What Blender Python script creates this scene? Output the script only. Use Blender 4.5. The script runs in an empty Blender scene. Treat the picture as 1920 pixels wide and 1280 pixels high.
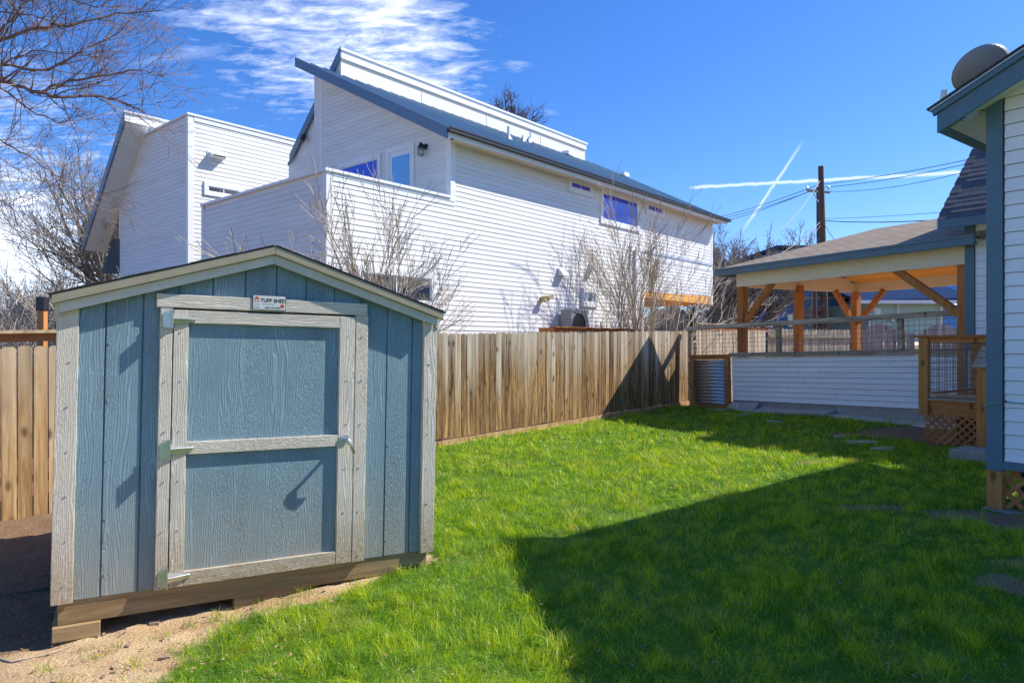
import bpy, math, random
import numpy as np
from mathutils import Matrix, Vector
rad = math.radians
random.seed(7)
SC = bpy.context.scene
COL = SC.collection
# ------------------------------------------------------------------ camera
EYE = 1.75
FPX, CX, CY = 1282.0, 960.0, 645.0
cam_data = bpy.data.cameras.new('camera')
cam = bpy.data.objects.new('camera', cam_data)
COL.objects.link(cam)
cam.location = (0, 0, EYE)
cam.rotation_euler = (rad(90), 0, 0)
cam_data.sensor_width = 36
cam_data.lens = FPX / 1920 * 36
cam_data.shift_y = 5 / 1920
cam_data.clip_start = 0.05
cam_data.clip_end = 2000
SC.camera = cam
# ------------------------------------------------------------------ sun and sky
SUN_AZ, SUN_EL = rad(77), rad(43.5)
SUNV = Vector((math.sin(SUN_AZ) * math.cos(SUN_EL), math.cos(SUN_AZ) * math.cos(SUN_EL), math.sin(SUN_EL)))
sl = bpy.data.lights.new('sun', 'SUN')
sl.energy = 3.7
sl.angle = rad(0.5)
sl.color = (1.0, 0.95, 0.87)
so = bpy.data.objects.new('sun', sl)
COL.objects.link(so)
so.rotation_euler = SUNV.to_track_quat('Z', 'Y').to_euler()
so.location = SUNV * 60
SC.view_settings.view_transform = 'Standard'
SC.view_settings.look = 'None'
SC.view_settings.gamma = 1
SC.view_settings.use_curve_mapping = False
SC.view_settings.exposure = 0.84


def ray(px, py):
    return Vector(((px - CX) / FPX, 1.0, -(py - CY) / FPX))


class NT:
    """small node-tree helper"""
    def __init__(s, tree):
        s.t = tree
        tree.nodes.clear()

    def n(s, typ, _in=None, **kw):
        nd = s.t.nodes.new(typ)
        for k, v in kw.items():
            setattr(nd, k, v)
        if _in:
            for k, v in _in.items():
                sock = nd.inputs[k]
                if isinstance(v, bpy.types.NodeSocket):
                    s.t.links.new(v, sock)
                else:
                    sock.default_value = v
        return nd

    def math(s, op, a, b=0.0, c=0.0, clamp=False):
        nd = s.n('ShaderNodeMath', {0: a, 1: b, 2: c}, operation=op, use_clamp=clamp)
        return nd.outputs[0]

    def vmath(s, op, a, b=(0, 0, 0), out=0):
        nd = s.n('ShaderNodeVectorMath', {0: a, 1: b}, operation=op)
        return nd.outputs[out]

    def ramp(s, fac, stops, interp='LINEAR'):
        nd = s.n('ShaderNodeValToRGB', {'Fac': fac})
        cr = nd.color_ramp
        cr.interpolation = interp
        while len(cr.elements) < len(stops):
            cr.elements.new(0.5)
        for e, (p, c) in zip(cr.elements, stops):
            e.position = p
            e.color = (c, c, c, 1) if isinstance(c, (int, float)) else (*c, 1)
        return nd.outputs[0]

    def mix(s, fac, a, b, blend='MIX'):
        nd = s.n('ShaderNodeMix', data_type='RGBA', blend_type=blend)
        for i, v in ((0, fac), (6, a), (7, b)):
            if isinstance(v, bpy.types.NodeSocket):
                s.t.links.new(v, nd.inputs[i])
            else:
                nd.inputs[i].default_value = v if i == 0 else (*v, 1)[:4]
        return nd.outputs[2]

    def noise(s, vec, scale, detail=3, rough=0.55, dist=0.0, out='Fac'):
        nd = s.n('ShaderNodeTexNoise', {'Vector': vec, 'Scale': scale, 'Detail': detail, 'Roughness': rough, 'Distortion': dist})
        return nd.outputs[out]


world = bpy.data.worlds.new('World')
SC.world = world
world.use_nodes = True
w = NT(world.node_tree)
sky = w.n('ShaderNodeTexSky', sky_type='NISHITA', sun_disc=False, sun_elevation=SUN_EL, sun_rotation=SUN_AZ,
          altitude=100, air_density=1.0, dust_density=0.35, ozone_density=3.2)
dirv = w.n('ShaderNodeTexCoord').outputs['Generated']
sep = w.n('ShaderNodeSeparateXYZ', {0: dirv})
zc = w.math('ADD', w.math('MAXIMUM', sep.outputs[2], 0.0), 0.16)
flat = w.n('ShaderNodeCombineXYZ', {0: w.math('DIVIDE', sep.outputs[0], zc), 1: w.math('DIVIDE', sep.outputs[1], zc), 2: 0.0}).outputs[0]
# streaky high cloud: stretched noise on a flat layer overhead
rot = w.n('ShaderNodeMapping', {'Vector': flat, 'Rotation': (0, 0, rad(-28)), 'Scale': (1.0, 2.3, 1)}).outputs[0]
fine = w.noise(rot, 5.5, 12, 0.68, 0.5)
ripple = w.noise(rot, 17, 5, 0.6, 0.3)
broad = w.noise(rot, 1.1, 4, 0.5, 0.2)


def spot(px, py, width, power=1.0):
    d = ray(px, py).normalized()
    dt = w.vmath('DOT_PRODUCT', dirv, tuple(d), out=1)
    ang = w.math('ARCCOSINE', w.math('MINIMUM', dt, 0.99999))
    g = w.math('DIVIDE', ang, width)
    g = w.math('MULTIPLY', g, g)
    return w.math('MULTIPLY', w.math('EXPONENT', w.math('MULTIPLY', g, -1)), power)


msk = None
for a in ((560, -10, .16, .9), (690, 50, .16, 1.0), (800, 110, .10, .8), (460, -40, .14, .7), (860, 150, .05, .5), (380, 0, .06, .5),
          (460, 195, .09, .35), (560, 235, .06, .35), (965, 128, .035, .36), (20, 470, .13, 1.3), (130, 480, .10, 1.0), (-300, 480, .3, 1.0), (1020, 205, .03, .33),
          (330, 130, .10, .2)):
    g = spot(*a)
    msk = g if msk is None else w.math('MAXIMUM', msk, g)
msk = w.math('MAXIMUM', msk, w.math('MULTIPLY', w.math('SUBTRACT', broad, 0.60), 2.0, clamp=True))
cl = w.math('ADD', w.math('MULTIPLY', fine, 0.74), w.math('MULTIPLY', ripple, 0.26))
cl = w.math('ADD', cl, w.math('MULTIPLY', msk, 0.30))
cloud = w.ramp(cl, [(0.63, 0.0), (0.74, 0.27), (0.88, 0.85)])
cloud = w.math('MULTIPLY', cloud, w.math('MULTIPLY', msk, 1.8, clamp=True))
# two crossing vapour trails


def trail(p1, p2, wd, strength):
    a, b = ray(*p1).normalized(), ray(*p2).normalized()
    n = a.cross(b).normalized()
    m = (a + b).normalized()
    half = a.dot(m)
    wob = w.math('MULTIPLY', w.math('SUBTRACT', w.noise(dirv, 60, 5, 0.7), 0.5), wd * 1.6)
    dist = w.math('ABSOLUTE', w.math('ADD', w.vmath('DOT_PRODUCT', dirv, tuple(n), out=1), wob))
    core = w.math('SUBTRACT', 1.0, w.math('DIVIDE', dist, wd), clamp=True)
    al = w.vmath('DOT_PRODUCT', dirv, tuple(m), out=1)
    end = w.math('DIVIDE', w.math('SUBTRACT', al, half), 0.002, clamp=True)
    return w.math('MULTIPLY', w.math('MULTIPLY', core, end), strength)


tr = w.math('MAXIMUM', trail((1290, 352), (1830, 322), 0.0030, 0.62), trail((1508, 262), (1388, 440), 0.0027, 0.5))
tr = w.math('MAXIMUM', tr, trail((230, 122), (440, 88), 0.008, 0.14))
cloud = w.math('MAXIMUM', cloud, tr)
tint = w.mix(1.0, sky.outputs[0], (0.76, 0.83, 1.09), 'MULTIPLY')
hs = w.n('ShaderNodeHueSaturation', {'Saturation': 1.17, 'Value': 1.0, 'Color': tint}).outputs[0]
skyc = w.mix(cloud, hs, (7.2, 7.6, 8.4))
bgn = w.n('ShaderNodeBackground', {'Color': skyc, 'Strength': 0.108})
w.n('ShaderNodeOutputWorld', {'Surface': bgn.outputs[0]})

# ------------------------------------------------------------------ building helpers


class Frame:
    def __init__(s, x, y, z, az, slope=0.0):
        a = rad(az)
        X = Vector((math.sin(a), math.cos(a), 0))
        Y = Vector((-math.cos(a), math.sin(a), 0))
        Z = Vector((0, 0, 1))
        sl_ = math.atan(slope)
        X2 = X * math.cos(sl_) + Z * math.sin(sl_)
        Z2 = Z * math.cos(sl_) - X * math.sin(sl_)
        s.M = Matrix(((X2.x, Y.x, Z2.x, x), (X2.y, Y.y, Z2.y, y), (X2.z, Y.z, Z2.z, z), (0, 0, 0, 1)))
        s.I = s.M.inverted()

    def at(s, px, py, v=0.0):
        """where the sight line through a photo point meets the plane y = v of this frame"""
        o = s.I @ Vector((0, 0, EYE))
        d = s.I.to_3x3() @ ray(px, py)
        t = (v - o.y) / d.y
        p = o + d * t
        return p.x, p.z

    def atx(s, px, py, xx=0.0):
        o = s.I @ Vector((0, 0, EYE))
        d = s.I.to_3x3() @ ray(px, py)
        t = (xx - o.x) / d.x
        p = o + d * t
        return p.y, p.z


class MB:
    def __init__(s):
        s.v, s.f, s.mi, s.cur = [], [], [], 0

    def hexa(s, p):
        b = len(s.v)
        s.v += [tuple(q) for q in p]
        for f in ((0, 3, 2, 1), (4, 5, 6, 7), (0, 1, 5, 4), (1, 2, 6, 5), (2, 3, 7, 6), (3, 0, 4, 7)):
            s.f.append(tuple(b + i for i in f))
        return s

    def box(s, x0, x1, y0, y1, z0, z1):
        return s.hexa([(x0, y0, z0), (x1, y0, z0), (x1, y1, z0), (x0, y1, z0), (x0, y0, z1), (x1, y0, z1), (x1, y1, z1), (x0, y1, z1)])

    def prism(s, pts, y0, y1):
        """outline in x,z (counter-clockwise seen from -y), extruded from y0 to y1"""
        b, n = len(s.v), len(pts)
        s.v += [(x, y0, z) for x, z in pts] + [(x, y1, z) for x, z in pts]
        s.f.append(tuple(b + i for i in range(n)))
        s.f.append(tuple(b + n + i for i in reversed(range(n))))
        for i in range(n):
            j = (i + 1) % n
            s.f.append((b + i, b + n + i, b + n + j, b + j))
        return s

    def beam(s, p0, p1, wd, ht, up=(0, 0, 1)):
        p0, p1 = Vector(p0), Vector(p1)
        d = (p1 - p0).normalized()
        up = Vector(up)
        sd = d.cross(up).normalized()
        u2 = sd.cross(d).normalized()
        a, c = sd * wd / 2, u2 * ht / 2
        return s.hexa([p0 - a - c, p0 + a - c, p1 + a - c, p1 - a - c, p0 - a + c, p0 + a + c, p1 + a + c, p1 - a + c])

    def tube(s, pts, r, n=6, cap=True):
        pts = [Vector(p) for p in pts]
        if not isinstance(r, (list, tuple)):
            r = [r] * len(pts)
        b = len(s.v)
        m = len(pts)
        ref = None
        for i, p in enumerate(pts):
            d = (pts[min(i + 1, m - 1)] - pts[max(i - 1, 0)])
            if d.length < 1e-9:
                d = Vector((0, 0, 1))
            d.normalize()
            if ref is None:
                ref = Vector((0, 0, 1)) if abs(d.z) < 0.9 else Vector((1, 0, 0))
                ref = (ref - d * ref.dot(d)).normalized()
            else:
                ref = ref - d * ref.dot(d)
                ref = ref.normalized() if ref.length > 1e-6 else d.orthogonal().normalized()
            q = d.cross(ref)
            for k in range(n):
                a = 2 * math.pi * k / n
                o = p + (ref * math.cos(a) + q * math.sin(a)) * r[i]
                s.v.append((o.x, o.y, o.z))
        for i in range(m - 1):
            for k in range(n):
                k2 = (k + 1) % n
                s.f.append((b + i * n + k, b + i * n + k2, b + (i + 1) * n + k2, b + (i + 1) * n + k))
        if cap:
            s.f.append(tuple(b + k for k in reversed(range(n))))
            s.f.append(tuple(b + (m - 1) * n + k for k in range(n)))
        return s

    def mesh(s, name, smooth=False):
        me = bpy.data.meshes.new(name)
        me.from_pydata(s.v, [], s.f)
        if smooth:
            me.polygons.foreach_set('use_smooth', [True] * len(me.polygons))
        me.update()
        return me


def link(name, me, mt=None, parent=None, M=None, bevel=0.0):
    o = bpy.data.objects.new(name, me)
    COL.objects.link(o)
    if mt is not None and me is not None and len(me.materials) == 0:
        me.materials.append(mt)
    if parent is not None:
        o.parent = parent
    if M is not None:
        o.matrix_local = M
    if bevel:
        md = o.modifiers.new('bevel', 'BEVEL')
        md.width = bevel
        md.segments = 2
        md.limit_method = 'ANGLE'
    return o


def thing(name, label, cat, M=None, group=None):
    o = bpy.data.objects.new(name, None)
    COL.objects.link(o)
    if M is not None:
        o.matrix_world = M
    o['label'] = label
    o['category'] = cat
    if group:
        o['group'] = group
    return o


def part(name, mb, mt, parent, M=None, bevel=0.0, smooth=False, kind=None, label=None):
    o = link(name, mb.mesh(name, smooth), mt, parent, M, bevel)
    if kind:
        o['kind'] = kind
    if label:
        o['label'] = label
    return o


def B(x0, x1, y0, y1, z0, z1):
    return MB().box(x0, x1, y0, y1, z0, z1)


# ------------------------------------------------------------------ materials


def new_mat(name):
    m = bpy.data.materials.new(name)
    m.use_nodes = True
    return m, NT(m.node_tree)


def finish(t, color, rough=0.6, bump=None, bstr=0.3, bdist=0.01, metal=0.0, spec=0.5, extra=None):
    ins = {'Base Color': color if isinstance(color, bpy.types.NodeSocket) else (*color, 1), 'Roughness': rough, 'Metallic': metal, 'Specular IOR Level': spec}
    if bump is not None:
        bn = t.n('ShaderNodeBump', {'Height': bump, 'Strength': bstr, 'Distance': bdist})
        ins['Normal'] = bn.outputs[0]
    if extra:
        ins.update(extra)
    p = t.n('ShaderNodeBsdfPrincipled', ins)
    t.n('ShaderNodeOutputMaterial', {'Surface': p.outputs[0]})
    return p


def objvec(t, scale=(1, 1, 1), spread=0.0, rotz=0.0):
    c = t.n('ShaderNodeTexCoord').outputs['Object']
    if spread:
        r = t.n('ShaderNodeObjectInfo').outputs['Random']
        off = t.n('ShaderNodeCombineXYZ', {0: t.math('MULTIPLY', r, spread), 1: t.math('MULTIPLY', r, spread * 0.7), 2: t.math('MULTIPLY', r, spread * 1.3)}).outputs[0]
        c = t.vmath('ADD', c, off)
    return t.n('ShaderNodeMapping', {'Vector': c, 'Scale': scale, 'Rotation': (0, 0, rotz)}).outputs[0]


def plain(name, c, rough=0.6, var=0.12, scale=4.0, bump=0.0, metal=0.0, stretch=(1, 1, 1), spec=0.5, bscale=40):
    m, t = new_mat(name)
    v = objvec(t, stretch)
    n = t.noise(v, scale, 5, 0.6)
    f = t.ramp(n, [(0.25, 1 - var), (0.75, 1 + var)])
    rnd = t.n('ShaderNodeObjectInfo').outputs['Random']
    f2 = t.math('ADD', t.math('MULTIPLY', rnd, var * 0.5), 1 - var * 0.25)
    col = t.mix(1.0, t.mix(1.0, c, f, 'MULTIPLY'), f2, 'MULTIPLY')
    b = t.noise(v, bscale, 4, 0.6) if bump else None
    finish(t, col, rough, b, bump, 0.004, metal, spec)
    return m


def embossed(name, c, dirt, zdirt, axis='z', depth=1.0):
    """painted engineered siding with a raised cedar grain; axis = along the grain"""
    m, t = new_mat(name)
    sc = (1, 1, 0.12) if axis == 'z' else (0.12, 1, 1)
    v = objvec(t, sc)
    raw = t.n('ShaderNodeTexCoord').outputs['Object']
    warp = t.noise(v, 7, 2, 0.5, out='Color')
    v2 = t.vmath('ADD', v, t.vmath('MULTIPLY', warp, (0.16, 0.0, 0.16)))
    xr = t.n('ShaderNodeTexWave', {'Vector': v2, 'Scale': 26, 'Distortion': 6.0, 'Detail': 2.5, 'Detail Scale': 1.2}, wave_type='BANDS', bands_direction='X' if axis == 'z' else 'Z').outputs['Fac']
    ridge = t.ramp(xr, [(0.35, 0.0), (0.6, 1.0)])
    rsc = (1, 1, 0.38) if axis == 'z' else (0.38, 1, 1)
    rough_n = t.noise(objvec(t, rsc), 120, 3, 0.7, 0.9)
    zone = t.ramp(t.noise(v, 5.0, 2, 0.5), [(0.36, 0.0), (0.50, 1.0)])
    hgt = t.mix(zone, t.ramp(rough_n, [(0.38, 0.0), (0.62, 1.0)]), t.mix(0.72, t.ramp(rough_n, [(0.35, 0.0), (0.65, 1.0)]), ridge))
    h = t.math('MULTIPLY', hgt, 1.0)
    tone = t.ramp(t.noise(raw, 2.5, 4, 0.6), [(0.3, 0.9), (0.7, 1.08)])
    edge = t.ramp(h, [(0.0, 0.76), (1.0, 1.10)])
    col = t.mix(1.0, t.mix(1.0, c, tone, 'MULTIPLY'), edge, 'MULTIPLY')
    z = t.n('ShaderNodeSeparateXYZ', {0: raw}).outputs[2]
    dn = t.math('ADD', z, t.math('MULTIPLY', t.noise(raw, 9, 5, 0.65), 0.35))
    dm = t.math('MULTIPLY', t.ramp(dn, [(0.20, 1.0), (0.20 + zdirt, 0.0)]), 0.95)
    spl = t.math('MULTIPLY', dm, t.ramp(t.noise(raw, 45, 3, 0.6), [(0.3, 0.35), (0.6, 1.0)]))
    col = t.mix(spl, col, dirt)
    finish(t, col, 0.62, h, 1.0 * depth, 0.0042, spec=0.35)
    return m


def wood(name, c1, c2, c3=None, scale=9, stretch=(1, 1, 0.08), bump=0.4, rough=0.75, knots=True, zmix=None, var=0.25):
    """bare or stained timber: streaks along the long axis, knots, a tone of its own for every piece"""
    m, t = new_mat(name)
    v = objvec(t, stretch, 13.0)
    n1 = t.noise(v, scale, 6, 0.65, 1.2)
    n2 = t.noise(v, scale * 5, 3, 0.6, 0.4)
    g = t.math('ADD', t.math('MULTIPLY', n1, 0.7), t.math('MULTIPLY', n2, 0.3))
    col = t.mix(t.ramp(g, [(0.41, 0.0), (0.60, 1.0)]), c1, c2)
    raw = t.n('ShaderNodeTexCoord').outputs['Object']
    rnd = t.n('ShaderNodeObjectInfo').outputs['Random']
    if c3 is not None and zmix is not None:
        z = t.n('ShaderNodeSeparateXYZ', {0: raw}).outputs[2]
        k = t.math('ADD', z, t.math('MULTIPLY', t.math('SUBTRACT', t.noise(v, 4.5, 5, 0.7), 0.5), zmix[2]))
        k = t.math('ADD', k, t.math('MULTIPLY', t.math('SUBTRACT', rnd, 0.5), zmix[2] * 0.5))
        zz = t.ramp(t.math('DIVIDE', k, 2.5), [(zmix[0] / 2.5, 0.0), (zmix[1] / 2.5, 1.0)])
        streak = t.ramp(t.noise(v, 16, 4, 0.7), [(0.3, 0.45), (0.7, 1.0)])
        col = t.mix(t.math('MULTIPLY', zz, streak), col, c3)
    if zmix is not None:
        st_ = t.noise(objvec(t, (1, 1, 0.03), 57.0), 7, 4, 0.6)
        col = t.mix(1.0, col, t.ramp(st_, [(0.34, 0.66), (0.54, 1.12)]), 'MULTIPLY')
    if knots:
        kv = objvec(t, (1, 1, 0.5), 31.0)
        vo = t.n('ShaderNodeTexVoronoi', {'Vector': kv, 'Scale': 5.0}, feature='F1')
        km = t.ramp(vo.outputs['Distance'], [(0.07, 1.0), (0.20, 0.0)])
        col = t.mix(t.math('MULTIPLY', km, 0.75), col, tuple(x * 0.25 for x in c1))
    tone = t.math('ADD', t.math('MULTIPLY', rnd, var * 2), 1 - var)
    col = t.mix(1.0, col, tone, 'MULTIPLY')
    finish(t, col, rough, n2, bump, 0.004, spec=0.25)
    return m


M = {}
M['shed_blue'] = embossed('shed_blue_paint', (0.23, 0.355, 0.41), (0.36, 0.33, 0.26), 0.7)
M['shed_trim'] = embossed('shed_trim_paint', (0.74, 0.67, 0.55), (0.42, 0.31, 0.18), 0.5)
M['shed_trim_h'] = embossed('shed_trim_paint_across', (0.74, 0.67, 0.55), (0.42, 0.31, 0.18), 0.3, axis='x')
M['shed_fascia'] = plain('fascia_cream', (0.60, 0.57, 0.48), 0.6, 0.1, 8, 0.2)
M['shed_drip'] = plain('fascia_tan', (0.34, 0.30, 0.20), 0.6, 0.12, 8, 0.2)
M['dark_gap'] = plain('dark_gap', (0.03, 0.025, 0.02), 0.9)
M['shingle_dark'] = plain('shingle_dark', (0.055, 0.05, 0.055), 0.9, 0.35, 40, 0.5, bscale=160)
M['shingle_grey'] = plain('shingle_grey', (0.115, 0.11, 0.12), 0.9, 0.30, 30, 0.5, bscale=160)
M['skid'] = wood('skid_timber', (0.27, 0.175, 0.08), (0.42, 0.29, 0.145), stretch=(0.08, 1, 1), knots=False)
M['zinc'] = plain('zinc_plated_steel', (0.60, 0.615, 0.60), 0.32, 0.15, 20, metal=0.85)
M['white_siding'] = plain('white_lap_paint', (0.745, 0.745, 0.725), 0.55, 0.10, 1.5, 0.12, stretch=(0.3, 1, 3), bscale=60)
M['cottage_white'] = plain('cottage_white_paint', (0.84, 0.85, 0.85), 0.55, 0.08, 1.5, 0.12, stretch=(0.3, 1, 3), bscale=60)
M['gap_shade'] = plain('gap_shade_backing', (0.28, 0.28, 0.29), 0.9, 0.1)  # backing coloured dark to paint shade into the gaps between lap boards
M['white_trim'] = plain('white_trim_paint', (0.78, 0.80, 0.81), 0.5, 0.04, 3)
M['beige_panel'] = plain('beige_painted_panel', (0.70, 0.67, 0.58), 0.55, 0.05, 2)
M['pavilion_cream'] = plain('pavilion_cream_board', (0.80, 0.71, 0.54), 0.55, 0.05, 2)
M['soffit'] = plain('soffit_white', (0.74, 0.74, 0.70), 0.6, 0.04, 2)
M['blue_trim'] = plain('slate_blue_trim_paint', (0.085, 0.165, 0.215), 0.5, 0.1, 4, 0.08)
M['metal_roof'] = plain('blue_grey_standing_seam', (0.27, 0.38, 0.47), 0.3, 0.06, 2, metal=0.35)
M['roof_trim'] = plain('blue_grey_roof_trim', (0.14, 0.20, 0.27), 0.4, 0.06, 3, metal=0.2)
M['galv'] = plain('galvanised_metal', (0.55, 0.58, 0.60), 0.35, 0.15, 12, metal=0.7)
M['black_metal'] = plain('black_metal', (0.02, 0.02, 0.022), 0.4, 0.1)
M['cedar'] = wood('orange_cedar_planks', (0.80, 0.34, 0.065), (0.90, 0.47, 0.12), stretch=(0.1, 1, 1), scale=8, knots=False, var=0.1)
M['cedar_post'] = wood('stained_cedar_post', (0.38, 0.14, 0.038), (0.50, 0.215, 0.062), stretch=(1, 1, 0.1), scale=8, var=0.1)
M['deck_stain'] = wood('redwood_stain', (0.38, 0.14, 0.045), (0.50, 0.21, 0.07), stretch=(0.15, 0.15, 1), scale=8, var=0.15)
M['deck_stain_v'] = wood('redwood_stain_upright', (0.42, 0.17, 0.05), (0.55, 0.25, 0.08), stretch=(1, 1, 0.12), scale=8, var=0.12)
M['grey_board'] = wood('weathered_rail', (0.24, 0.185, 0.125), (0.52, 0.43, 0.32), stretch=(0.06, 1, 1), scale=12, var=0.12, bump=0.7)
M['picket_new'] = wood('golden_picket', (0.34, 0.19, 0.07), (0.56, 0.38, 0.19), (0.50, 0.40, 0.27), zmix=(1.0, 2.0, 1.2), bump=0.5, var=0.13)
M['picket_old'] = wood('weathered_picket', (0.10, 0.047, 0.016), (0.50, 0.30, 0.125), (0.50, 0.45, 0.36), zmix=(0.7, 1.7, 2.4), bump=0.9, var=0.26, scale=24, stretch=(1, 1, 0.05))
M['picket_grey'] = wood('grey_picket', (0.26, 0.24, 0.22), (0.42, 0.38, 0.34), stretch=(1, 1, 0.08), bump=0.4, var=0.2)
M['picket_tan'] = wood('tan_picket', (0.36, 0.29, 0.20), (0.55, 0.48, 0.36), stretch=(1, 1, 0.08), bump=0.4, var=0.2)
M['concrete'] = plain('concrete', (0.36, 0.34, 0.30), 0.85, 0.25, 9, 0.5)
M['stone'] = plain('flagstone', (0.48, 0.43, 0.35), 0.85, 0.22, 9, 0.6)
M['bark_grey'] = plain('grey_bark', (0.25, 0.215, 0.18), 0.9, 0.3, 20, 0.6)
M['bark_dark'] = plain('dark_bark', (0.10, 0.075, 0.06), 0.9, 0.3, 20, 0.6)
M['bark_tan'] = plain('tan_bark', (0.43, 0.36, 0.275), 0.85, 0.3, 20, 0.4)
M['bark_red'] = plain('reddish_twig_bark', (0.20, 0.13, 0.10), 0.8, 0.3, 8, 0.3)
M['pole'] = wood('creosote_pole', (0.085, 0.05, 0.035), (0.16, 0.10, 0.07), knots=False, var=0.05)
M['wire'] = plain('cable', (0.05, 0.05, 0.055), 0.6)
M['wire_galv'] = plain('galvanised_wire', (0.22, 0.22, 0.22), 0.5, metal=0.5)
M['green_cord'] = plain('green_cord', (0.10, 0.32, 0.26), 0.6)
M['dish'] = plain('dish_grey', (0.25, 0.27, 0.26), 0.55, 0.05)
M['shingle_tan'] = None
M['blue_wall'] = plain('bright_blue_wall', (0.10, 0.34, 0.74), 0.7, 0.06)
M['green_wall'] = plain('pale_green_wall', (0.38, 0.56, 0.48), 0.7, 0.06)
M['far_roof'] = plain('far_roof_blue_black', (0.03, 0.055, 0.12), 1.0, 0.15, spec=0.0)
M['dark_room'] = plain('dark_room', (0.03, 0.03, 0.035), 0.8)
M['sign_face'] = plain('sign_face', (0.62, 0.63, 0.60), 0.35, 0.03)
M['sign_black'] = plain('sign_black', (0.03, 0.03, 0.03), 0.5)
M['sign_red'] = plain('sign_red', (0.50, 0.10, 0.07), 0.5)
M['ac_grey'] = plain('unit_grey', (0.30, 0.31, 0.31), 0.5)
M['yellow'] = plain('faded_yellow', (0.50, 0.42, 0.20), 0.6)


def glass(name, tintc, rough=0.03, sp=1.0, coat=1.0):
    m, t = new_mat(name)
    g = t.n('ShaderNodeBsdfPrincipled', {'Base Color': (*tintc, 1), 'Roughness': rough, 'Metallic': 0.0, 'IOR': 1.9, 'Specular IOR Level': sp, 'Coat Weight': coat, 'Coat Roughness': 0.02, 'Coat IOR': 1.8})
    t.n('ShaderNodeOutputMaterial', {'Surface': g.outputs[0]})
    return m


M['glass'] = glass('window_glass', (0.02, 0.03, 0.06))
M['glass_violet_reflection'] = glass('coated_glass_painted_reflection', (0.035, 0.04, 0.62), .05, .3, .25)  # blue-violet reflection of the coated panes is put into the base colour
M['glass_door'] = glass('door_glass', (0.06, 0.20, 0.42))


def shingle_tan():
    m, t = new_mat('tan_asphalt_shingle')
    v = objvec(t)
    n = t.noise(v, 6, 5, 0.7)
    n2 = t.noise(v, 90, 3, 0.7)
    br = t.n('ShaderNodeTexBrick', {'Vector': objvec(t, (1, 1, 1)), 'Color1': (0.44, 0.35, 0.25, 1), 'Color2': (0.30, 0.24, 0.17, 1), 'Mortar': (0.10, 0.08, 0.06, 1),
                                      'Scale': 1.0, 'Mortar Size': 0.016, 'Brick Width': 0.32, 'Row Height': 0.145})
    c = t.mix(0.35, br.outputs[0], t.ramp(n, [(0.3, (0.27, 0.21, 0.15)), (0.7, (0.44, 0.36, 0.27))]))
    c = t.mix(1.0, c, t.ramp(n2, [(0.2, 0.7), (0.8, 1.25)]), 'MULTIPLY')
    finish(t, c, 0.92, br.outputs['Fac'], -0.6, 0.01, spec=0.2)
    return m


M['shingle_tan'] = shingle_tan()

# ------------------------------------------------------------------ ground


class VNoise:
    def __init__(s, seed):
        s.g = np.random.RandomState(seed).rand(257, 257)

    def __call__(s, x, y, scale):
        x = np.asarray(x, float) * scale + 300
        y = np.asarray(y, float) * scale + 300
        xi, yi = np.floor(x).astype(int), np.floor(y).astype(int)
        fx, fy = x - xi, y - yi
        fx, fy = fx * fx * (3 - 2 * fx), fy * fy * (3 - 2 * fy)
        a = s.g[xi % 256, yi % 256]
        b = s.g[(xi + 1) % 256, yi % 256]
        c = s.g[xi % 256, (yi + 1) % 256]
        d = s.g[(xi + 1) % 256, (yi + 1) % 256]
        return (a * (1 - fx) + b * fx) * (1 - fy) + (c * (1 - fx) + d * fx) * fy

    def fbm(s, x, y, scale, oct=3):
        r, amp, tot = 0, 1.0, 0
        for i in range(oct):
            r = r + amp * s(np.asarray(x) + 7.3 * i, np.asarray(y) - 3.1 * i, scale * 2 ** i)
            tot += amp
            amp *= 0.5
        return r / tot


VN = VNoise(3)
VN2 = VNoise(11)


def gz(x, y):
    xc = np.clip(x, -9, 12)
    yc = np.clip(y, 0, 26)
    base = 0.028 * xc + 0.004 * yc + 0.01
    base = base + (VN.fbm(x, y, 1.1, 2) - 0.5) * 0.05 + (VN2.fbm(x, y, 4.0, 2) - 0.5) * 0.018
    # soil drops a little behind and left of the shed
    base = base - 0.05 * np.exp(-(((x + 4.2) / 1.6) ** 2 + ((y - 5.5) / 2.0) ** 2))
    return base


FL = (-2.753, 4.115)       # foot of the shed's front left corner
SA = rad(59.6)


def shed_xy(x, y):
    dx, dy = x - FL[0], y - FL[1]
    return dx * math.sin(SA) + dy * math.cos(SA), -dx * math.cos(SA) + dy * math.sin(SA)


def sst(e0, e1, x):
    t = np.clip((x - e0) / (e1 - e0), 0, 1)
    return t * t * (3 - 2 * t)


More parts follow.
